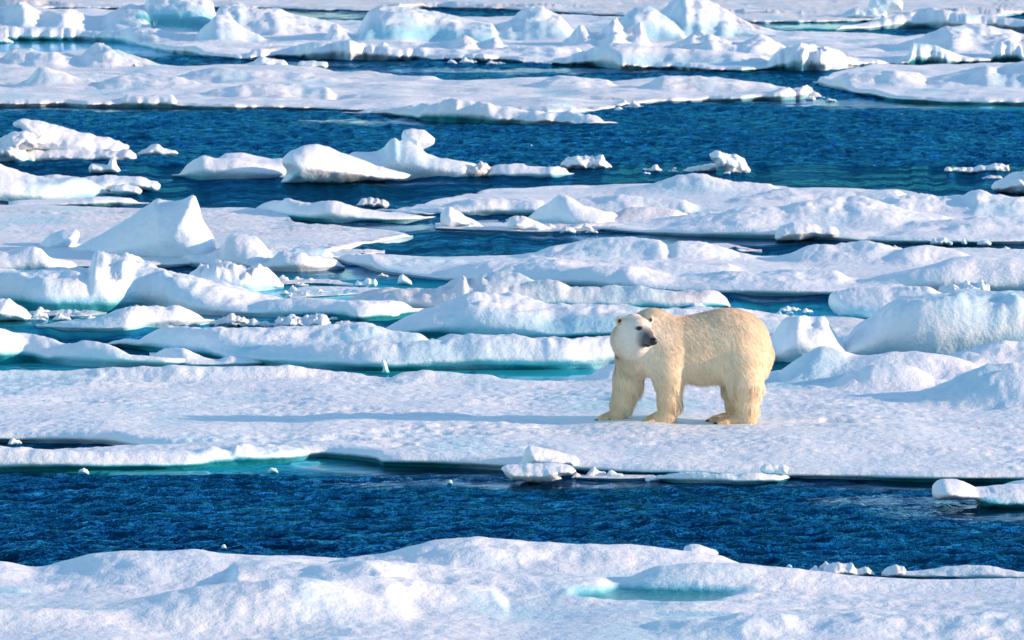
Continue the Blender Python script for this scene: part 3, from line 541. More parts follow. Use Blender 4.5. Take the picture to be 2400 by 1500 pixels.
# ---- slush and bits around the small middle pool
floe('ice_sheet', 'narrow white ice strip in the small pool left of centre', [(660,668),(740,666),(828,672)], [(660,652),(700,650),(760,650),(828,660)], t=.10, amp=.04, wl=.3, rag=.05, seed=34, cat='ice sheet', dirt=.3)
floe('ice_sheet', 'teal washed ice plate between the narrow strip and the long pinkish ridge', [(680,700),(780,694),(880,688),(965,682)], [(680,674),(720,668),(850,670),(965,674)], t=.07, amp=.03, wl=.35, rag=.06, seed=35, cat='ice sheet', blues=((780,684,110,8,.5),))
slab('ice_chunk', 'clear spiky ice shard in the small pool left of centre', [P_([(830,668),(838,656),(850,660),(862,650),(870,656),(880,652),(886,666),(880,672),(834,672)], 671, thick=.3, rim=.1, rough=.04, ns=.12)], ice_shade_tint=.2, blue=.2)
slab('ice_chunk', 'little snow knob on the rim between pool and ridge, centre left', [P_(lump(930, 965, 641, 664, 8, lean=.6), 663, thick=.35, rim=.14, rough=.03)], blue=.3)
# ---- centre band
floe('ice_floe', 'big rolling snow floe across the centre right above the bear', [(786,606),(830,622),(880,634),(950,645),(1100,662),(1330,674),(1500,682),(1720,690),(1940,692),(2100,690),(2650,660)],
     [(786,592),(900,594),(1070,598),(1260,592),(1400,585),(1600,585),(1760,592),(1850,590),(1950,584),(2200,592),(2650,585)], t=.22, amp=.03, wl=.9, rag=.07, seed=36, big=.04, step=(4,1.3), blue=.7,
     ridges=[R([(1255,592),(1300,576),(1370,566),(1440,562),(1510,560),(1545,562),(1568,574),(1590,564),(1640,564),(1680,576),(1735,594)], 603, rn=.15, wf=1.8, wb=1.2, mw=.2),
             R([(985,658),(1040,640),(1090,622),(1160,612),(1260,610),(1400,618),(1540,618),(1700,625)], 640, rn=.2, wf=2.0, wb=2.6, mw=.4, k=2), R([(800,600),(860,592),(950,602),(1050,606)], 614, rn=.2, wf=1, wb=1, k=3),
             R([(1300,640),(1450,630),(1600,645),(1800,636),(1950,640)], 660, rn=.3, wf=1.5, wb=1.8, mw=.4, k=4), R([(1850,596),(1900,574),(1960,570),(2030,566),(2080,576),(2120,590)], 606, rn=.3, wf=1.2, wb=1.2, mw=.2, k=5),
             R([(2070,604),(2110,588),(2160,580),(2210,586),(2250,594),(2285,606)], 612, rn=.2, wf=1.2, wb=1.2, mw=.2, k=6)], blues=((1400,676,420,6,.35),))
floe('ice_sheet', 'long thin white ice strip along the right edge above the smooth big mound', [(2130,604),(2300,606),(2650,606)], [(2130,586),(2250,578),(2400,580),(2650,578)], t=.10, amp=.03, wl=.5, rag=.06, seed=37, cat='ice sheet')
slab('ice_chunk', 'crumbly ice lump on the strip near the right edge, left of three', [P_([(2180,572),(2184,560),(2200,557),(2208,554),(2222,562),(2234,566),(2232,575),(2186,575)], 574, thick=.5, rim=.12, rough=.06, ns=.12)])
slab('ice_chunk', 'thin upright ice spike, middle of three bits near the right edge', [P_([(2252,572),(2254,562),(2260,557),(2264,566),(2268,572),(2262,576)], 574, thick=.2, rim=.08, rough=.02, ns=.1)])
slab('ice_chunk', 'rounded ice lump near the right edge, right of three', [P_([(2288,572),(2296,564),(2312,562),(2325,568),(2324,575),(2294,576)], 575, thick=.4, rim=.12, rough=.03, ns=.12)])
floe('ice_sheet', 'flat brownish ice plate with a pointed right end in the calm blue lead', [(1640,585),(1700,592),(1786,588)], [(1640,570),(1700,568),(1750,578),(1786,584)], t=.07, amp=.02, wl=.4, rag=.04, seed=38, cat='ice sheet', dirt=.8)
floe('ice_floe', 'smooth big snow mound rising to the right edge', [(1935,692),(2050,688),(2200,690),(2650,690)], [(1935,672),(2100,650),(2650,640)], t=.24, amp=.025, wl=.9, rag=.05, seed=39,
     ridges=[R([(1940,676),(2000,662),(2060,648),(2120,636),(2180,622),(2240,608),(2300,602),(2360,604),(2420,612),(2600,608)], 668, rn=.12, wf=2.2, wb=3, mw=.3)])
floe('ice_floe', 'long pinkish pressure ridge with two crests, centre, above the bear', [(790,720),(900,724),(1100,728),(1300,728),(1500,728),(1640,726),(1712,722)], [(790,700),(900,690),(1100,680),(1400,682),(1600,690),(1712,700)], t=.2, amp=.05, wl=.6, rag=.05, seed=40, dirt=.55, blue=.9,
     ridges=[R([(790,712),(850,694),(900,684),(960,682),(1010,680),(1040,668),(1070,658),(1088,650),(1100,662),(1130,648),(1160,644),(1200,650),(1250,656),(1300,656),(1332,668),(1340,682)], 704, rn=.35, wf=1.2, wb=1.0, mw=.15, a=2.0, e=1),
             R([(1270,690),(1320,674),(1390,672),(1450,676),(1500,674),(1560,684),(1620,686),(1660,682),(1704,684),(1710,700)], 712, rn=.2, wf=.8, wb=.9, mw=.08, k=2, a=2.6, e=.8, ice=.4),
             R([(1000,712),(1100,704),(1250,694),(1380,702),(1500,712),(1600,716)], 722, rn=.3, wf=.5, wb=.9, mw=.08, k=3, ice=.5)], blues=((1040,716,90,8,.7),(1340,712,90,6,.6)))
slab('ice_chunk', 'clear lumpy ice piece in front of the square end of the pinkish ridge', [P_([(1614,720),(1613,704),(1622,699),(1634,702),(1648,706),(1652,714),(1666,722),(1650,728),(1620,726)], 725, thick=.35, rim=.14, rough=.05, ns=.14)], ice_shade_tint=.1)
slab('ice_chunk', 'small ice crumb left in the water behind the rump of the bear', [P_(lump(1818, 1834, 727, 738, 18, n=5), 738, thick=.15, rim=.06, rough=.02, ns=.1)])
slab('ice_chunk', 'wider small ice crumb in the water behind the rump of the bear', [P_(lump(1840, 1862, 727, 738, 19, n=5), 738, thick=.18, rim=.07, rough=.02, ns=.1)])
floe('ice_floe', 'flat ice behind the rump of the bear edged by the small blue pool', [(1480,800),(1700,806),(1850,812),(2100,812)], [(1480,716),(1600,724),(1700,726),(1800,732),(1850,737),(1950,738),(2050,740)], t=.18, amp=.03, wl=.6, rag=.05, seed=41, dirt=.2,
     ridges=[R([(1560,728),(1650,722),(1740,724),(1810,734)], 745, wf=.8, wb=.8)])
slab('ice_block', 'rounded overhanging ice block with a turquoise underside, right side', [
     P_([(2120,762),(1996,770),(1975,758),(1958,740),(1944,716),(1945,695),(1958,682),(1990,676),(2030,674),(2080,672),(2130,670),(2175,670),(2215,690),(2200,730)], 752, thick=1.4, rim=.5, rough=.05, ns=.4, skew=-.15)], blue=.9, bh=.2, ice_shade_tint=.12, blues=((2010,745,50,.9),))
floe('ice_floe', 'huge smooth pale blue ice dome at the right edge behind the bear', [(1950,838),(2050,840),(2200,842),(2650,840)], [(1950,790),(2050,770),(2300,760),(2650,760)], t=.2, amp=.03, wl=.8, rag=.05, seed=42, blue=.6,
     ridges=[R([(1955,822),(1980,795),(2010,765),(2050,738),(2090,712),(2130,696),(2190,687),(2260,682),(2340,683),(2420,686),(2600,690)], 806, rubble=.03, rn=.16, wf=2.8, wb=1.5, mw=.25, a=2.3, e=1, ice=.7)],
     blues=((2150,790,110,16,.8),(2290,755,90,18,.6),(2060,800,60,12,.6)))
slab('ice_chunk', 'row of knobbly rubble on the shoulder of the huge pale dome', [P_([(2195,690),(2205,672),(2225,664),(2245,670),(2262,658),(2285,664),(2300,655),(2318,668),(2320,688),(2300,696)], 700, thick=.7, rim=.18, rough=.09, ns=.14)])
floe('ice_floe', 'snow hump right behind the rump of the bear', [(1795,846),(1870,850),(1990,846)], [(1795,790),(1870,780),(1990,790)], t=.2, amp=.04, wl=.6, rag=.04, seed=43,
     ridges=[R([(1790,790),(1815,762),(1850,748),(1880,738),(1905,742),(1930,738),(1950,760),(1990,796)], 822, rn=.25, wf=1.8, wb=1.2, mw=.15, ice=.6, a=1.8, e=1.2, rubble=.05)])
floe('ice_floe', 'broad blue shaded snow mound left of the head of the bear', [(880,778),(960,786),(1200,790),(1480,792),(1900,792)], [(880,764),(960,752),(1100,735),(1400,738),(1900,760)], t=.18, amp=.04, wl=.8, rag=.05, seed=44, blue=.9,
     ridges=[R([(885,768),(930,752),(980,736),(1030,714),(1070,698),(1110,690),(1160,689),(1200,692),(1250,704),(1290,712),(1340,708),(1400,710),(1460,716),(1530,724),(1680,730),(1860,750)], 762, rn=.2, wf=1.8, wb=1.6, mw=.25, ice=.6),  # the ice value paints the blue shade of this mound's front
             R([(1290,760),(1360,742),(1450,738),(1560,748)], 776, wf=.8, wb=1, k=2)], blues=((1130,776,150,8,.6),))
# ---- left, nearer
slab('ice_block', 'pointed snow block at the left edge beside the calm grey pool', [P_([(-90,756),(-90,706),(0,702),(18,701),(35,712),(60,730),(76,742),(68,750),(30,752)], 748, thick=1.2, rim=.4, rough=.06, ns=.3)], blue=.2)
floe('ice_floe', 'small snow mound with drooping ends in the calm pool, left', [(85,766),(200,775),(290,776),(350,768),(420,765),(503,754)], [(85,757),(180,748),(260,738),(400,730),(503,748)], t=.14, amp=.03, wl=.5, rag=.05, seed=45, blue=.4,
     ridges=[R([(90,762),(140,756),(200,750),(245,738),(285,726),(320,719),(350,721),(385,722),(412,718),(440,726),(470,738),(500,750)], 758, rn=.2, wf=.8, wb=.9, mw=.12)])
floe('ice_sheet', 'thin broken slush at the calm pool by the left edge', [(40,738),(100,742),(180,744),(250,738)], [(40,728),(120,726),(200,724),(250,730)], t=.06, amp=.04, wl=.2, rag=.05, seed=46, dirt=.4, cat='ice sheet')
slab('ice_chunk', 'jumbled grey ice rubble left of the whiter rubble, under the long ridge', [P_([(500,768),(512,750),(530,742),(550,736),(570,744),(590,746),(620,756),(625,768)], 766, thick=.8, rim=.2, rough=.10, ns=.13)], dirt=.4)
slab('ice_chunk', 'jumbled white ice rubble behind the long turquoise edged floe', [P_([(636,772),(645,752),(665,742),(690,738),(705,746),(730,742),(750,736),(768,744),(778,760),(776,772)], 768, thick=.9, rim=.2, rough=.11, ns=.13)], dirt=.15)
slab('ice_chunk', 'low ice crumbs between the white rubble and the blue shaded mound', [P_([(783,768),(790,756),(810,752),(830,754),(850,756),(865,764),(860,772)], 769, thick=.5, rim=.12, rough=.07, ns=.12)], dirt=.15)
floe('ice_floe', 'long smooth floe with a thick turquoise front edge, left of the bear', [(248,812),(330,822),(420,836),(520,848),(640,858),(720,864),(900,870),(1100,868),(1300,868),(1460,864),(1800,862)],
     [(248,790),(290,784),(400,780),(600,784),(750,782),(900,788),(1100,792),(1300,796),(1800,800)], t=.27, amp=.03, wl=.8, rag=.05, seed=47, blue=.85, lip=1.25, facew=.14, step=(3.5,1.3), round_=.5, ts=.2,
     ridges=[R([(250,800),(262,782),(285,773),(340,768),(400,766),(500,770),(600,772),(700,768),(760,764),(830,760),(870,764),(910,776),(970,782)], 802, rn=.10, wf=1.0, wb=1.4, mw=.1, a=1.9, e=1, ice=.6),  # blue shade of the front slope is painted in through the ice value
             R([(250,812),(350,796),(480,800),(620,808),(760,806),(900,800),(1000,812)], 826, rn=.2, wf=.8, wb=1, mw=.15, k=2, ice=.5), R([(960,796),(1100,788),(1300,790),(1480,790),(1760,800)], 826, rn=.2, wf=.8, wb=1.4, mw=.15, k=3)],
     blues=((500,800,24,6,.9),(545,812,12,4,.6),(620,830,220,14,.55),(900,850,500,8,.5)))
slab('ice_chunk', 'clear bright icicle column hanging at the turquoise edge of the long smooth floe', [P_([(892,848),(898,842),(904,848),(908,860),(914,872),(906,876),(894,874),(898,862)], 874, thick=.15, rim=.06, rough=.02, ns=.08)])
floe('ice_floe', 'curved snow tongue with a green undercut reaching in from the left edge', [(-250,858),(0,852),(60,846),(130,852),(200,858),(280,861),(380,861),(462,856)], [(-250,786),(0,792),(150,804),(300,818),(462,850)], ts=.2, amp=.03, wl=.7, rag=.05, seed=48, blue=1, lip=1.3, facew=.12, ends=.25,
     ridges=[R([(-250,774),(-60,774),(0,777),(50,783),(100,790),(150,797),(200,798),(260,802),(320,810),(380,822),(430,836),(458,850)], 826, rn=.12, wf=1.0, wb=1.1, mw=.1, ice=.6)],
     blues=((60,836,70,10,.9),(180,846,120,8,.7)))
floe('ice_floe', 'pair of low rounded snow slopes lying in the turquoise water, left of centre', [(350,842),(450,858),(520,858),(600,856),(668,850)], [(350,818),(430,822),(500,838),(600,836),(668,842)], t=.12, amp=.02, wl=.5, rag=.04, seed=49, blue=.7,
     ridges=[R([(352,828),(385,814),(430,815),(455,826),(480,838),(515,848)], 842, rn=.1, wf=.6, wb=.6, mw=.05), R([(510,850),(540,834),(580,836),(640,838),(664,848)], 850, rn=.1, wf=.5, wb=.6, mw=.05, k=2)])
# ---- the bear's floe
BX, BROW = 1610.0, 990.0
Z_BEAR = .12
BD = float(dist(BROW, Z_BEAR)); BXW = float(X_of(BX, BD, Z_BEAR))
floe('ice_floe', 'large flat snow floe that the polar bear is standing on', [(-250,1036),(0,1037),(240,1044),(330,1056),(500,1066),(700,1072),(760,1070),(800,1072),(880,1082),(900,1090),(1040,1094),(1170,1100),(1350,1108),(1540,1116),(1850,1122),(2000,1124),(2200,1130),(2650,1128)],
     [(-250,884),(0,880),(300,878),(900,882),(1170,885),(1380,882),(1500,870),(1800,860),(2000,852),(2650,850)], ts=Z_BEAR, amp=.026, wl=.55, rag=.06, seed=50, step=(3,1.6), blue=.9, lip=1.2, facew=.09, round_=.25, flat=(BXW, BD, 1.3),
     ridges=[R([(-250,872),(-60,868),(0,858),(60,854),(140,854),(240,856),(330,862)], 881, rn=.15, wf=.45, wb=.7, mw=.05), R([(240,866),(300,858),(450,856),(600,855),(700,856),(780,860),(860,876)], 885, rn=.25, wf=.4, wb=.8, mw=.06, k=2),
             R([(905,880),(950,868),(1010,863),(1090,864),(1150,870),(1175,882)], 887, rn=.2, wf=.5, wb=.7, mw=.05, k=3), R([(1378,880),(1410,862),(1440,852),(1480,858),(1520,872)], 886, rn=.2, wf=.5, wb=.6, mw=.05, k=4),
             R([(1825,872),(1860,845),(1895,822),(1930,808),(1960,812),(2000,828),(2050,840),(2100,846)], 880, rn=.12, wf=1.0, wb=1.0, mw=.1, k=5),
             R([(1990,846),(2040,832),(2090,824),(2130,822),(2190,828),(2240,836),(2300,856)], 884, rn=.12, wf=1.1, wb=1.0, mw=.1, k=6), R([(2010,868),(2050,852),(2090,848),(2130,854),(2170,872),(2190,888)], 900, rn=.12, wf=.7, wb=.8, mw=.08, k=7),
             R([(2210,838),(2260,818),(2310,802),(2340,797),(2390,801),(2600,800)], 866, rn=.12, wf=1.4, wb=1.2, mw=.1, k=8),
             R([(2030,942),(2090,934),(2150,922),(2210,900),(2260,878),(2320,858),(2380,850),(2600,840)], 932, rn=.08, wf=1.2, wb=1.5, mw=.1, k=9)])
floe('ice_floe', 'near left floe with a crumbling white rim and green underwater ledge', [(-250,1106),(0,1105),(200,1104),(330,1102),(430,1100),(520,1092),(600,1088),(700,1080),(766,1058)],
     [(-250,1036),(0,1036),(200,1036),(300,1034),(500,1036),(650,1040),(766,1050)], ts=.12, amp=.018, wl=.45, rag=.05, seed=51, blue=1, lip=1.3, facew=.12, round_=.3, ends=.15,
     ridges=[R([(380,1075),(430,1068),(450,1074),(500,1058),(540,1060),(556,1048),(580,1050),(600,1056),(640,1052),(700,1054),(755,1052)], 1082, rn=.4, wf=.25, wb=.5, mw=.05, rubble=.5, a=2.4, e=.8), R([(-250,1050),(0,1050),(150,1056),(300,1060),(400,1064)], 1078, rn=.2, wf=.5, wb=1, mw=.1, k=2)],
     blues=((620,1076,120,8,.5),))
slab('ice_chunk', 'clear little shard standing in the crack at the left edge', [P_([(140,1034),(141,1018),(150,1013),(158,1020),(170,1013),(180,1030),(178,1036)], 1034, thick=.12, rim=.05, rough=.02, ns=.07, sub=1.5)], ice_shade_tint=.12)
slab('ice_block', 'slanted snow slab at the water edge below and left of the bear', [P_([(1225,1074),(1232,1052),(1240,1044),(1262,1047),(1300,1056),(1345,1068),(1358,1076),(1345,1092),(1270,1100),(1215,1092)], 1106, thick=.5, rim=.14, rough=.02, ns=.2, sub=2)], blue=.1)
slab('ice_chunk', 'crumbly low snow heap floating under the slanted slab at the water edge', [P_([(1173,1098),(1185,1089),(1230,1087),(1300,1086),(1335,1090),(1352,1104),(1340,1114),(1310,1116),(1320,1122),(1260,1130),(1200,1126),(1185,1112)], 1127, thick=.7, rim=.2, rough=.03, ns=.2, sub=2)], blue=.3, bh=.03)
floe('ice_sheet', 'narrow broken ice strip right of the crumbly heap at the water edge', [(1350,1122),(1440,1124),(1532,1122)], [(1350,1112),(1440,1110),(1532,1110)], t=.05, amp=.02, wl=.15, rag=.02, seed=52, cat='ice sheet', ends=.05, dirt=.3)
floe('ice_floe', 'frosty ice lip floating against the edge of the floe below the bear', [(1530,1124),(1600,1130),(1750,1134),(1820,1132),(1852,1122)], [(1530,1112),(1600,1108),(1700,1110),(1800,1108),(1852,1112)], t=.10, amp=.02, wl=.15, rag=.02, seed=53, blue=.9, lip=1.2, ends=.08, step=(3,1),
     ridges=[R([(1535,1116),(1580,1108),(1650,1106),(1720,1108),(1790,1104),(1845,1112)], 1124, rn=.4, wf=.12, wb=.3, mw=.02, rubble=.4)])
slab('ice_chunk', 'small flat snow slab lying on the floe edge straight below the bear', [P_([(1780,1100),(1790,1088),(1840,1090),(1850,1096),(1845,1112),(1790,1112)], 1126, thick=.25, rim=.07, rough=.02, ns=.1, sub=2)])
slab('ice_block', 'rounded blue edged ice block floating at the right edge, lower right', [
     P_([(2186,1168),(2182,1146),(2190,1130),(2205,1121),(2235,1122),(2262,1130),(2290,1141),(2330,1140),(2520,1136),(2520,1200),(2400,1196),(2300,1190),(2284,1168),(2240,1170)], 1176, thick=1.1, rim=.26, rough=.03, ns=.3, skew=.1),
     P_([(2330,1160),(2345,1138),(2380,1128),(2440,1122),(2520,1122),(2520,1170)], 1150, thick=.8, rim=.22, rough=.03, ns=.25)], blue=.8, bh=.10)
# ---- foreground
floe('ice_floe', 'wide snowy foreground floe with two small turquoise melt pools', [(-300,1760),(1200,1760),(2700,1760)],
     [(-300,1330),(0,1326),(90,1331),(180,1316),(300,1304),(430,1302),(520,1296),(700,1292),(850,1290),(1000,1284),(1100,1280),(1300,1284),(1500,1286),(1600,1290),(1700,1303),(1820,1326),(1900,1340),(2000,1350),(2150,1354),(2700,1352)],
     ts=.2, amp=.017, wl=.6, rag=.03, seed=54, step=(4.5,2.2), big=.015, flat=None, ends=.1,
     ridges=[R([(-300,1318),(-50,1316),(0,1314),(80,1326),(150,1316),(230,1298),(300,1290),(440,1288),(520,1296),(640,1304),(700,1312),(760,1322)], 1345, rn=.1, wf=2.0, wb=.8, mw=.05, soft=.2),
             R([(820,1310),(900,1298),(960,1284),(1040,1266),(1100,1261),(1200,1266),(1320,1272),(1500,1279),(1600,1288),(1680,1300),(1740,1318)], 1322, rn=.12, wf=1.4, wb=.8, mw=.05, k=2, soft=.3),
             R([(560,1330),(700,1326),(800,1318),(862,1308),(960,1324),(1100,1340),(1250,1350),(1400,1362)], 1374, rn=.2, wf=1.5, wb=1.3, mw=.3, k=3, soft=.3), R([(700,1364),(850,1352),(1000,1366),(1150,1386)], 1410, rn=.25, wf=1.2, wb=1, mw=.3, k=4, soft=.3),
             R([(1550,1460),(1750,1442),(2000,1436),(2200,1444),(2400,1436),(2700,1430)], 1478, rn=.25, wf=1.2, wb=1, mw=.3, k=5, soft=.3), R([(150,1436),(300,1412),(440,1384),(560,1368),(640,1359),(700,1356),(750,1364),(820,1385),(900,1410)], 1440, rn=.08, wf=1.2, wb=1.6, mw=.1, k=8, soft=.6), R([(1560,1322),(1640,1316),(1740,1320),(1830,1329),(1920,1338),(2050,1345),(2200,1346),(2700,1343)], 1362, rn=.06, wf=.8, wb=.5, mw=.03, k=11, soft=.8), R([(-200,1440),(0,1430),(200,1436),(400,1432),(600,1440)], 1462, rn=.2, wf=.8, wb=.8, mw=.3, k=6, soft=.3)],
     ponds=((1540,1386,215,20,.03),(1615,1436,95,7,.01)), blues=((30,1386,70,14,.5),(2300,1452,120,20,.3),(1350,1376,60,8,.3)))
floe('ice_floe', 'low snowy rim along the channel at the lower right edge', [(2066,1352),(2200,1358),(2400,1362),(2700,1366)], [(2066,1341),(2110,1330),(2250,1326),(2330,1326),(2400,1336),(2700,1338)], t=.16, amp=.015, wl=.3, rag=.03, seed=55, ends=.08, blue=.9,
     ridges=[R([(2068,1346),(2090,1332),(2130,1336),(2240,1323),(2300,1322),(2360,1328),(2420,1334)], 1350, rn=.15, wf=.3, wb=.4, mw=.03)])
slab('ice_chunk', 'smooth little snow lump on the crest of the foreground floe', [P_([(1600,1292),(1604,1282),(1618,1276),(1640,1278),(1660,1284),(1678,1290),(1686,1298),(1670,1304),(1610,1300)], 1322, thick=.4, rim=.09, rough=.015, ns=.12, sub=1.6)], blue=.05)
slab('ice_chunk', 'crumbled ice rubble at the notch of the foreground floe edge', [P_([(1925,1346),(1932,1330),(1950,1322),(1972,1320),(1985,1326),(1998,1320),(2008,1334),(2030,1330),(2048,1340),(2052,1348),(1990,1350)], 1350, thick=.5, rim=.16, rough=.03, ns=.12, sub=1.6)], dirt=.15, blue=.1)
slab('ice_chunk', 'small crumbly heap at the left end of the lower right rim', [P_([(2064,1345),(2080,1330),(2100,1324),(2118,1328),(2124,1340),(2110,1350),(2070,1350)], 1351, thick=.4, rim=.14, rough=.03, ns=.12, sub=1.6)], dirt=.15, blue=.1)
slab('ice_chunk', 'single thin ice tip beside the crumbled rubble of the foreground edge', [P_([(1902,1336),(1908,1326),(1916,1328),(1920,1338),(1914,1342)], 1345, thick=.1, rim=.04, rough=.015, ns=.06, sub=1.2)], dirt=.15, blue=.1)
# ---- loose crumbs: alike but for their places
crumbs = [(1236,300,8,'lone white ice crumb in the dark channel under the long upper floe'), (1222,344,9,'ice crumb farther out in the dark channel, left of the crumbly oblong lump'), (1246,343,6,None), (1580,398,14,'tiny flat ice crumb just left of the low lump by the tilted shard'),
          (1705,410,24,'small ice crumb touching the water under the tilted shard'), (1655,404,16,'small brown crumb under the low lump by the tilted shard'), (2115,271,9,'lone ice crumb in the dark channel under the upper right floe'), (1255,150,20,'flat ice crumb in the narrow channel below the rubble floe'),
          (1930,230,8,'ice crumb in the gap between the two upper floes'), (1135,141,46,'broken ice crumbs at the foot of the rubble floe, centre top'), (196,1107,26,'clear ice crumb below the near left floe, towards the left edge'), (640,1104,24,'brownish ice crumb below the crumbling rim of the near left floe'),
          (1054,1130,14,'dark sliver of ice in the near channel, left of the crumbly heap'), (1450,258,22,'ice crumb off the broken tip of the long upper floe'), (525,1281,12,'tiny snow nub on the crest of the foreground floe, left part'), (1850,1328,14,'tiny ice nub on the sloping edge of the foreground floe')]
for i, (cx, cr, wd, lb) in enumerate(crumbs):
    if lb is None: lb = 'smallest white ice crumb right beside another in the dark channel'
    hgt = wd*.35 + 2
    slab('ice_crumb', lb, [P_(lump(cx-wd/2, cx+wd/2, cr-hgt, cr+1, 60+i, n=6), cr + (24 if cr > 1270 else 0), thick=wd/F*60, rim=wd/F*25, rough=.012, ns=.06, sub=1.2)], cat='ice crumb', bh=.012, dirt=.4 if 'brown' in lb else .1)

# ---- brash: small bits drifting along the edges, four shapes copied about
def brash():
    rs = random.Random(12); pro = []
    for i in range(4):
        V, T = slab_geo(lump(1170, 1230, 1020-20-8*i, 1023, 200+i, n=7, jag=.5), 1020, thick=.16, rim=.07, rough=.03, ns=.09, seed=i, sub=3)
        c = V.mean(0); c[2] = 0.0; V = V - c
        ice = .5*(1-sstep(.0, .03, V[:, 2])) + .1*i*.6
        me = mesh_obj('brash_ice', V, T, ICE, attrs={'ice': ice, 'dirt': np.full(len(V), .15*i)}); pro.append(me)
    bands = [(662, 1000, 645, 700, 16), (500, 900, 742, 770, 9), (1040, 1190, 144, 152, 6), (20, 340, 735, 750, 8), (1030, 1440, 528, 548, 9), (1720, 1900, 726, 735, 3), (1350, 1540, 1116, 1126, 4),
             (2060, 2380, 582, 600, 5), (1500, 1640, 400, 412, 3), (1880, 2040, 1338, 1350, 4), (1440, 1520, 246, 262, 4), (0, 280, 1026, 1040, 4), (1880, 1960, 226, 238, 3), (640, 870, 596, 620, 4)]
    k = 0
    for x0, x1, r0, r1, n in bands:
        for _ in range(n):
            px, row = rs.uniform(x0, x1), rs.uniform(r0, r1); d = float(dist(row)); sc = rs.uniform(.25, .75)*(.8 + d/150)
            if k < 4: o = pro[k]
            else: o = pro[k % 4].copy(); C.objects.link(o)
            o.location = (float(X_of(px, d)), d, 0.0); o.scale = (sc*rs.uniform(.8, 1.5), sc, sc*rs.uniform(.6, 1.1)); o.rotation_euler = (0, 0, rs.uniform(-.7, .7)); k += 1
            tag(o, 'small broken bit of white ice drifting in slush along the floe edges', 'brash ice', 'bits of brash ice along the floe edges')
brash()
# ------------------------------------------------------------------ the polar bear
# body coordinates: x to the right, y away from the camera, z up, metres; (cx, cy) are measured on the bear in the photo
def bp(cx, cy, y=0.0): return np.array([(cx-1100)/887., y, (1322-cy)/887. - .105*y])
PR = []       # (a, ra, b, rb, depth scale, blend)
def cone(a, ra, b, rb, k=.05, sy=1.0): PR.append((np.array(a, float), ra/887., np.array(b, float), rb/887., sy, k))
# trunk
cone(bp(1560, 550, .02), 362, bp(1210, 588, 0), 306, sy=.84)
cone(bp(1210, 588, 0), 306, bp(900, 560, -.01), 285, .05, .84)
cone(bp(1430, 470, 0), 280, bp(1130, 500, 0), 240, .09, .8)
cone(bp(760, 415, .02), 236, bp(860, 485, 0), 256, .08, .85)          # shoulder hump
cone(bp(640, 610, -.02), 235, bp(860, 600, -.02), 255, .10, .9)         # chest
cone(bp(1690, 640, .02), 235, bp(1640, 760, .0), 220, .08, .95)         # rump
# neck turned back towards the camera, and head
cone(bp(690, 470, -.06), 215, bp(535, 475, -.18), 165, .09, 1.0)
cone(bp(512, 495, -.16), 138, bp(570, 545, -.18), 112, .12, 1.0)        # ruff under the cheek
cone(bp(563, 378, -.27), 138, bp(610, 405, -.35), 122, .05, 1.0)        # skull
cone(bp(620, 400, -.36), 118, bp(668, 450, -.44), 84, .05, 1.0)
cone(bp(662, 440, -.44), 76, bp(728, 503, -.575), 50, .03, 1.0)         # muzzle
cone(bp(640, 500, -.42), 62, bp(700, 535, -.53), 34, .03, 1.0)          # lower jaw
cone(bp(605, 490, -.33), 92, bp(590, 560, -.22), 112, .09, 1.0)
# far fore leg, stepping forward
cone(bp(560, 690, .10), 165, bp(520, 880, .16), 138, .09)
cone(bp(520, 880, .16), 138, bp(452, 1130, .17), 104, .06)
cone(bp(452, 1130, .17), 98, bp(418, 1250, .16), 76, .05)
cone(bp(420, 1250, .16), 76, bp(262, 1282, .12), 48, .04)
# near fore leg
cone(bp(870, 640, -.14), 190, bp(905, 860, -.17), 146, .09)
cone(bp(905, 860, -.17), 140, bp(918, 1090, -.15), 106, .06)
cone(bp(918, 1090, -.15), 106, bp(888, 1240, -.14), 84, .05)
cone(bp(900, 1250, -.14), 84, bp(710, 1296, -.16), 46, .04)
# near hind leg: thigh, hock behind, sole flat on the snow
cone(bp(1640, 740, -.13), 215, bp(1670, 930, -.17), 170, .09)
cone(bp(1670, 930, -.17), 162, bp(1680, 1120, -.18), 114, .06)
cone(bp(1680, 1120, -.18), 114, bp(1690, 1270, -.19), 92, .05)
cone(bp(1690, 1268, -.19), 84, bp(1440, 1312, -.22), 46, .04)
# far hind leg
cone(bp(1600, 760, .15), 200, bp(1610, 960, .17), 150, .09)
cone(bp(1610, 960, .17), 148, bp(1600, 1140, .15), 108, .06)
cone(bp(1600, 1140, .15), 104, bp(1590, 1250, .13), 80, .05)
cone(bp(1580, 1258, .12), 70, bp(1370, 1290, .06), 42, .04)
# tail, ears
cone(bp(1860, 640, .03), 75, bp(1850, 790, .02), 50, .10)
EARS = [bp(420, 298, -.27), bp(738, 288, -.20)]
cone(bp(440, 332, -.25), 32, bp(420, 298, -.27), 37, .012, .8)
cone(bp(712, 325, -.21), 30, bp(738, 288, -.20), 31, .012, .8)
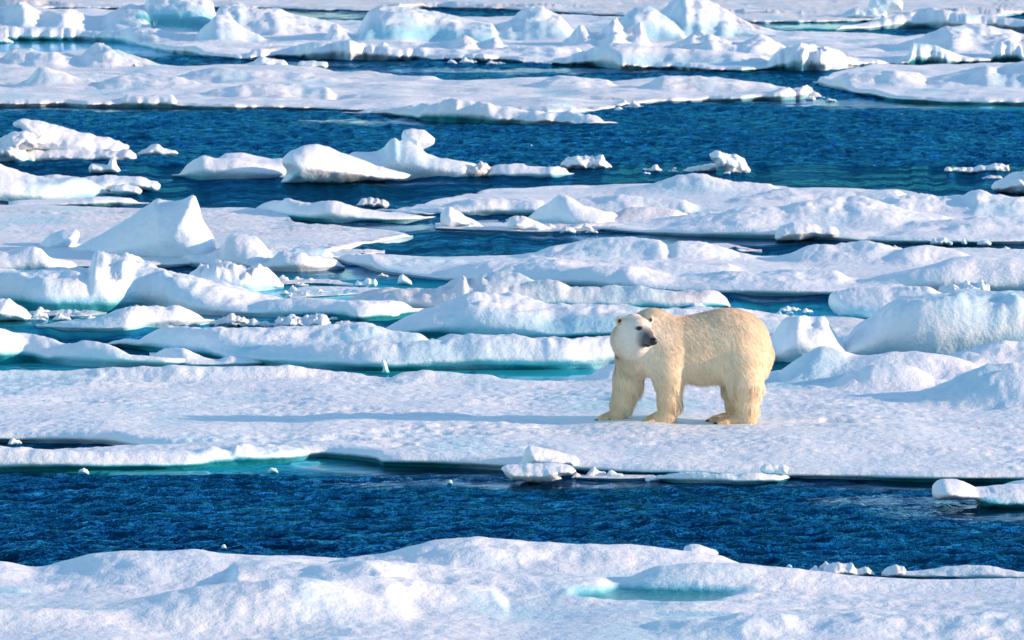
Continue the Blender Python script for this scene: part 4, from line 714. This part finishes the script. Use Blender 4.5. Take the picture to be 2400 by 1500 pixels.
# toes: five on every paw
TOES = []
for (cx, cy, y, dx) in ((262, 1284, .12, -1), (706, 1300, -.16, -1), (1438, 1314, -.22, -1), (1368, 1292, .06, -1)):
    for i in range(5):
        o = (i-2)
        a = bp(cx+38, cy-4, y) + np.array([0, o*.030, 0]); b = bp(cx-40+7*abs(o)+5*(o > 0), cy+6, y) + np.array([0, o*.038, -.002])
        a[2] = max(a[2], .045); b[2] = .030
        PR.append((a, .030, b, .026, 1.0, .012)); TOES.append(b)
def sdf(p):
    d = None
    for a, ra, b, rb, sy, k in PR:
        s = np.array([1, 1/sy, 1]); ap = (p-a)*s; ab = (b-a)*s
        t = np.clip(ap@ab/(ab@ab), 0, 1)
        q = np.linalg.norm(ap - t[..., None]*ab, axis=-1) - (ra + (rb-ra)*t)
        if d is None: d = q
        else:
            h = np.clip(.5 + .5*(d-q)/k, 0, 1); d = d*(1-h) + q*h - k*h*(1-h)
    for e, s in zip(EARS, (-1, 1)):          # hollow of the ears
        c = e + np.array([.006 if s < 0 else -.012, -.036, -.002]); q = np.linalg.norm((p-c)*np.array([1, 1, .8]), axis=-1) - .024
        d = np.maximum(d, -q)
    d = np.maximum(d, -(p[..., 2]))           # flat soles
    return d
def surface_nets(fn, lo, hi, h):
    ax = [np.arange(lo[i], hi[i]+h, h) for i in range(3)]
    G = np.empty([len(a) for a in ax], np.float32)
    YZ = np.stack(np.meshgrid(ax[1], ax[2], indexing='ij'), -1)
    for i, x in enumerate(ax[0]):
        G[i] = fn(np.concatenate([np.full(YZ.shape[:2]+(1,), x), YZ], -1))
    S = G < 0; n = np.array(G.shape)
    acc = np.zeros(tuple(n-1)+(3,)); cnt = np.zeros(tuple(n-1))
    for axis in range(3):
        A = np.take(G, range(n[axis]-1), axis); B = np.take(G, range(1, n[axis]), axis)
        cr = (A < 0) != (B < 0); t = np.where(cr, A/(A-B+1e-12), 0)
        o = [q for q in range(3) if q != axis]
        for u in (0, 1):
            for v in (0, 1):
                sl = [slice(None)]*3; sl[o[0]] = slice(u, n[o[0]]-1+u); sl[o[1]] = slice(v, n[o[1]]-1+v)
                c = cr[tuple(sl)]; tt = t[tuple(sl)]
                off = np.zeros(c.shape+(3,)); off[..., axis] = tt; off[..., o[0]] = u; off[..., o[1]] = v
                acc += off*c[..., None]; cnt += c
    act = cnt > 0; idx = -np.ones(act.shape, int); idx[act] = np.arange(act.sum())
    I = np.argwhere(act); V = np.array(lo) + h*(I + acc[act]/cnt[act][:, None])
    Q = []
    for axis in range(3):
        o = [(axis+1) % 3, (axis+2) % 3]
        A = np.take(S, range(n[axis]-1), axis); B = np.take(S, range(1, n[axis]), axis)
        E = np.argwhere(A != B); E = E[(E[:, o[0]] > 0) & (E[:, o[1]] > 0) & (E[:, o[0]] < n[o[0]]-1) & (E[:, o[1]] < n[o[1]]-1)]
        def at(du, dv):
            e = E.copy(); e[:, o[0]] += du; e[:, o[1]] += dv; return idx[tuple(e.T)]
        q = np.stack([at(-1, -1), at(0, -1), at(0, 0), at(-1, 0)], 1)
        fl = ~A[tuple(E.T)]; q[fl] = q[fl][:, ::-1]
        Q.append(q)
    return V, np.concatenate(Q)
def grad(p, e=.004):
    g = np.stack([sdf(p+np.eye(3)[i]*e)-sdf(p-np.eye(3)[i]*e) for i in range(3)], -1)
    return g/(np.linalg.norm(g, axis=-1)[:, None]+1e-9)
def surf(cx, cy, y0=-.9):
    """first point of the bear met by the sight line through a photo point"""
    y = np.arange(y0, .4, .003); p = np.array([bp(cx, cy, v) for v in y]); s = sdf(p); i = np.argmax(s < 0); return p[i]
HEAD0, NOSE0 = bp(560, 400, -.28), bp(728, 500, -.56)
NOSE = bp(746, 512, -.612)
EYE_N, EYE_F = surf(614, 382), bp(738, 380, -.37)
def sm01(a, b, x): return sstep(a, b, x)
def coat(p):
    """patches of the coat: whiter head, cream body, stained legs, dark muzzle skin"""
    n = fbm(p[:, 0]*5, p[:, 1]*5, p[:, 2]*5, 3)
    c = np.tile([.90, .74, .51], (len(p), 1))
    dh = np.linalg.norm(p-(HEAD0+NOSE0)/2, axis=1)
    hw = 1-sm01(.12, .46, dh + .08*n)
    low = 1-sm01(.05, .62, p[:, 2]+.10*n)
    c = c*(1-low[:, None]) + np.array([.87, .66, .40])*low[:, None]
    st = np.clip(n-.25, 0, 1)[:, None]*.5; c = c*(1-st) + np.array([.92, .82, .64])*st
    c = c*(1-hw[:, None]) + np.array([.87, .82, .71])*hw[:, None]
    ax = (NOSE0-HEAD0)/np.linalg.norm(NOSE0-HEAD0); t = (p-HEAD0)@ax; L = np.linalg.norm(NOSE0-HEAD0)
    mz = sm01(L-.19, L-.06, t + .02*n + .10*(HEAD0[2]-.11-p[:, 2])*(t > L-.25))*(np.linalg.norm((p-HEAD0)-t[:, None]*ax, axis=1) < .125)*(t < L+.12)*(p[:, 1] < -.33)
    c = c*(1-mz[:, None]) + np.array([.10, .105, .115])*mz[:, None]
    lp = surf(690, 556) if not hasattr(coat, 'l') else coat.l; coat.l = lp
    m = 1-sm01(.028, .050, np.linalg.norm((p-lp)*np.array([.6, .5, 1.6]), axis=1)); c = c*(1-m[:, None]) + .015*m[:, None]
    for e, r in ((EYE_N, .034), (EYE_F, .028)):
        m = 1-sm01(r*.6, r*1.3, np.linalg.norm((p-e)*np.array([.8, .8, 1.3]), axis=1)); c = c*(1-m[:, None]) + .012*m[:, None]
    for e, s in zip(EARS, (-1, 1)):
        q = e + np.array([.008 if s < 0 else -.012, -.030, -.006]); m = 1-sm01(.018, .032, np.linalg.norm(p-q, axis=1)); c = c*(1-m[:, None]) + np.array([.07, .05, .04])*m[:, None]
    return c
def fur_mat(name, rough, sss):
    k = NB(name); a = k.attr('coat').outputs['Color']; geo = k.n('ShaderNodeNewGeometry').outputs['Position']
    n = k.noise(60, 2, .6, geo); k.l(k.mix(n.outputs[0], a, a), k.b.inputs['Base Color']) if False else k.l(a, k.b.inputs['Base Color'])
    k.b.inputs['Roughness'].default_value = rough; k.b.inputs['Specular IOR Level'].default_value = .2
    k.b.inputs['Sheen Weight'].default_value = .25; k.b.inputs['Sheen Roughness'].default_value = .5
    return k.m
def plain(name, col, rough, spec=.5):
    k = NB(name); n = k.noise(80, 2, .5, k.n('ShaderNodeNewGeometry').outputs['Position'])
    k.l(k.mix(n.outputs[0], tuple(c*.8 for c in col), tuple(min(1, c*1.2) for c in col)), k.b.inputs['Base Color'])
    k.b.inputs['Roughness'].default_value = rough; k.b.inputs['Specular IOR Level'].default_value = spec; return k.m
FUR = fur_mat('fur', .75, 0); DARK = plain('nose_skin', (.012, .012, .014), .38); EYE = plain('eye_gloss', (.008, .006, .005), .08); CLAW = plain('claw_horn', (.03, .026, .022), .35)

def build_bear():
    root = bpy.data.objects.new('polar_bear', None); C.objects.link(root); root.location = (BXW, BD, Z_BEAR - .012)
    tag(root, 'cream coloured polar bear standing on the flat floe, head turned back over its shoulder', 'polar bear')
    V, Q = surface_nets(sdf, (-1.12, -.75, -.02), (1.0, .52, 1.36), .0125)
    mesh_obj('body', V, Q, FUR, parent=root, attrs={'coat': coat(V)*.92})
    # fur: tapered blades combed back and down, shaded with the normals of the skin beneath
    rs = np.random.RandomState(3)
    a, b, c_, d_ = V[Q[:, 0]], V[Q[:, 1]], V[Q[:, 2]], V[Q[:, 3]]
    ar = np.linalg.norm(np.cross(c_-a, d_-b), axis=1); ar /= ar.sum()
    N = 95000; f = rs.choice(len(Q), N, p=ar); u, v = rs.rand(N, 1), rs.rand(N, 1)
    p = (a[f]*(1-u)+b[f]*u)*(1-v) + (d_[f]*(1-u)+c_[f]*u)*v
    nr = grad(p); x, y, z = p.T
    on_head = 1-sm01(.16, .40, np.linalg.norm(p-(HEAD0+NOSE0)/2, axis=1))
    comb = np.tile([.55, 0, -.65], (N, 1)); comb[:, 0] += .35*fbm(x*3, y*3, z*3, 2); comb[:, 2] -= .5*(z < .55)
    comb[:, 0] -= .3*(z < .5)*(x > .3)
    hd = -(NOSE0-HEAD0)/np.linalg.norm(NOSE0-HEAD0); comb = comb*(1-on_head[:, None]) + hd*on_head[:, None]
    comb += .13*rs.normal(size=comb.shape) + .22*np.stack([fbm(x*9, y*9, z*9, 2), fbm(x*9+5, y*9, z*9, 2), 0*x], 1)
    tg = comb - (comb*nr).sum(1)[:, None]*nr; tg /= np.linalg.norm(tg, axis=1)[:, None]+1e-9
    ln = .055 + .03*rs.rand(N)
    belly = (z < .62)*(z > .36)*(nr[:, 2] < -.05)*(x > -.1)*(x < .5); ln = ln + .12*belly*rs.rand(N)**2
    behind = (z > .12)*(z < .50)*(nr[:, 0] > .25); ln = ln + .11*behind*rs.rand(N)**2
    ln = ln*(1-.75*on_head)*np.clip(.35 + z*2.2, .35, 1)
    dn = np.minimum(np.linalg.norm(p-NOSE0, axis=1), 9); keep = (dn > .12) & (z > .02) & (np.linalg.norm(p-EYE_N, axis=1) > .034) & (np.linalg.norm(p-EYE_F, axis=1) > .028)
    for e in EARS: keep &= np.linalg.norm(p-(e+np.array([0, -.03, 0])), axis=1) > .032
    lift = (.10 + .12*rs.rand(N))[:, None]
    p, nr, tg, ln, lift = p[keep], nr[keep], tg[keep], ln[keep][:, None], lift[keep]; M = len(p)
    sd_ = np.cross(tg, nr); ww = (.0030 + .0022*rs.rand(M))[:, None]
    g = np.array([0, 0, -.12])
    p0 = p - nr*.004; p1 = p + (tg*.5 + nr*lift*.7)*ln; p2 = p + (tg + nr*lift*.75 + g)*ln
    W = np.stack([p0-sd_*ww, p0+sd_*ww, p1+sd_*ww*.8, p1-sd_*ww*.8, p2], 1).reshape(-1, 3)
    W[:, 2] = np.maximum(W[:, 2], .013)
    i0 = np.arange(M)*5
    T = np.concatenate([np.stack([i0, i0+1, i0+2], 1), np.stack([i0, i0+2, i0+3], 1), np.stack([i0+3, i0+2, i0+4], 1)])
    cc = coat(p)*(1+.07*rs.normal(size=(M, 1)))*(1+.10*fbm(p[:, 0]*7+p[:, 2]*5, p[:, 1]*9, (p[:, 2]*.8-p[:, 0]*.4)*3, 3))[:, None]; cc = np.clip(cc, .01, .95)
    fo = mesh_obj('fur', W, T, FUR, parent=root, attrs={'coat': np.repeat(cc, 5, 0)})
    nn = np.repeat(nr + .30*tg*0 + .12*rs.normal(size=(M, 3)), 5, 0); nn /= np.linalg.norm(nn, axis=1)[:, None]
    fo.data.normals_split_custom_set_from_vertices([tuple(q) for q in nn.astype(float)])
    def ball(name, c, r, sc, m, rot=None):
        import bmesh
        bm = bmesh.new(); bmesh.ops.create_icosphere(bm, subdivisions=3, radius=r)
        for vv in bm.verts: vv.co.x *= sc[0]; vv.co.y *= sc[1]; vv.co.z *= sc[2]
        me = bpy.data.meshes.new(name); bm.to_mesh(me); bm.free(); me.materials.append(m)
        for q in me.polygons: q.use_smooth = True
        o = bpy.data.objects.new(name, me); C.objects.link(o); o.parent = root; o.location = c
        if rot: o.rotation_euler = rot
        return o
    ball('nose', NOSE, .052, (1.0, .8, .85), DARK, (.3, 0, -.5))
    ball('eye', EYE_N + np.array([0, .006, 0]), .020, (1.2, 1, .75), EYE); ball('eye', EYE_F, .014, (.9, 1, .75), EYE)
    for tpos in TOES:                           # a claw on each toe
        base = tpos + np.array([-.018, 0, .006]); tip = tpos + np.array([-.062, 0, -.018])
        r = .011; k = 6; ring = [base + np.array([.3*r*math.sin(6.283*i/k), r*math.cos(6.283*i/k), r*math.sin(6.283*i/k)]) for i in range(k)]
        mid = (base+tip)/2 + np.array([0, 0, .006]); ring2 = [mid + (q-base)*.7 for q in ring]
        vs = ring + ring2 + [tip]; fs = [(i, (i+1) % k, k+(i+1) % k, k+i) for i in range(k)] + [(k+i, k+(i+1) % k, 2*k) for i in range(k)]
        mesh_obj('claw', vs, fs, CLAW, parent=root)
build_bear()
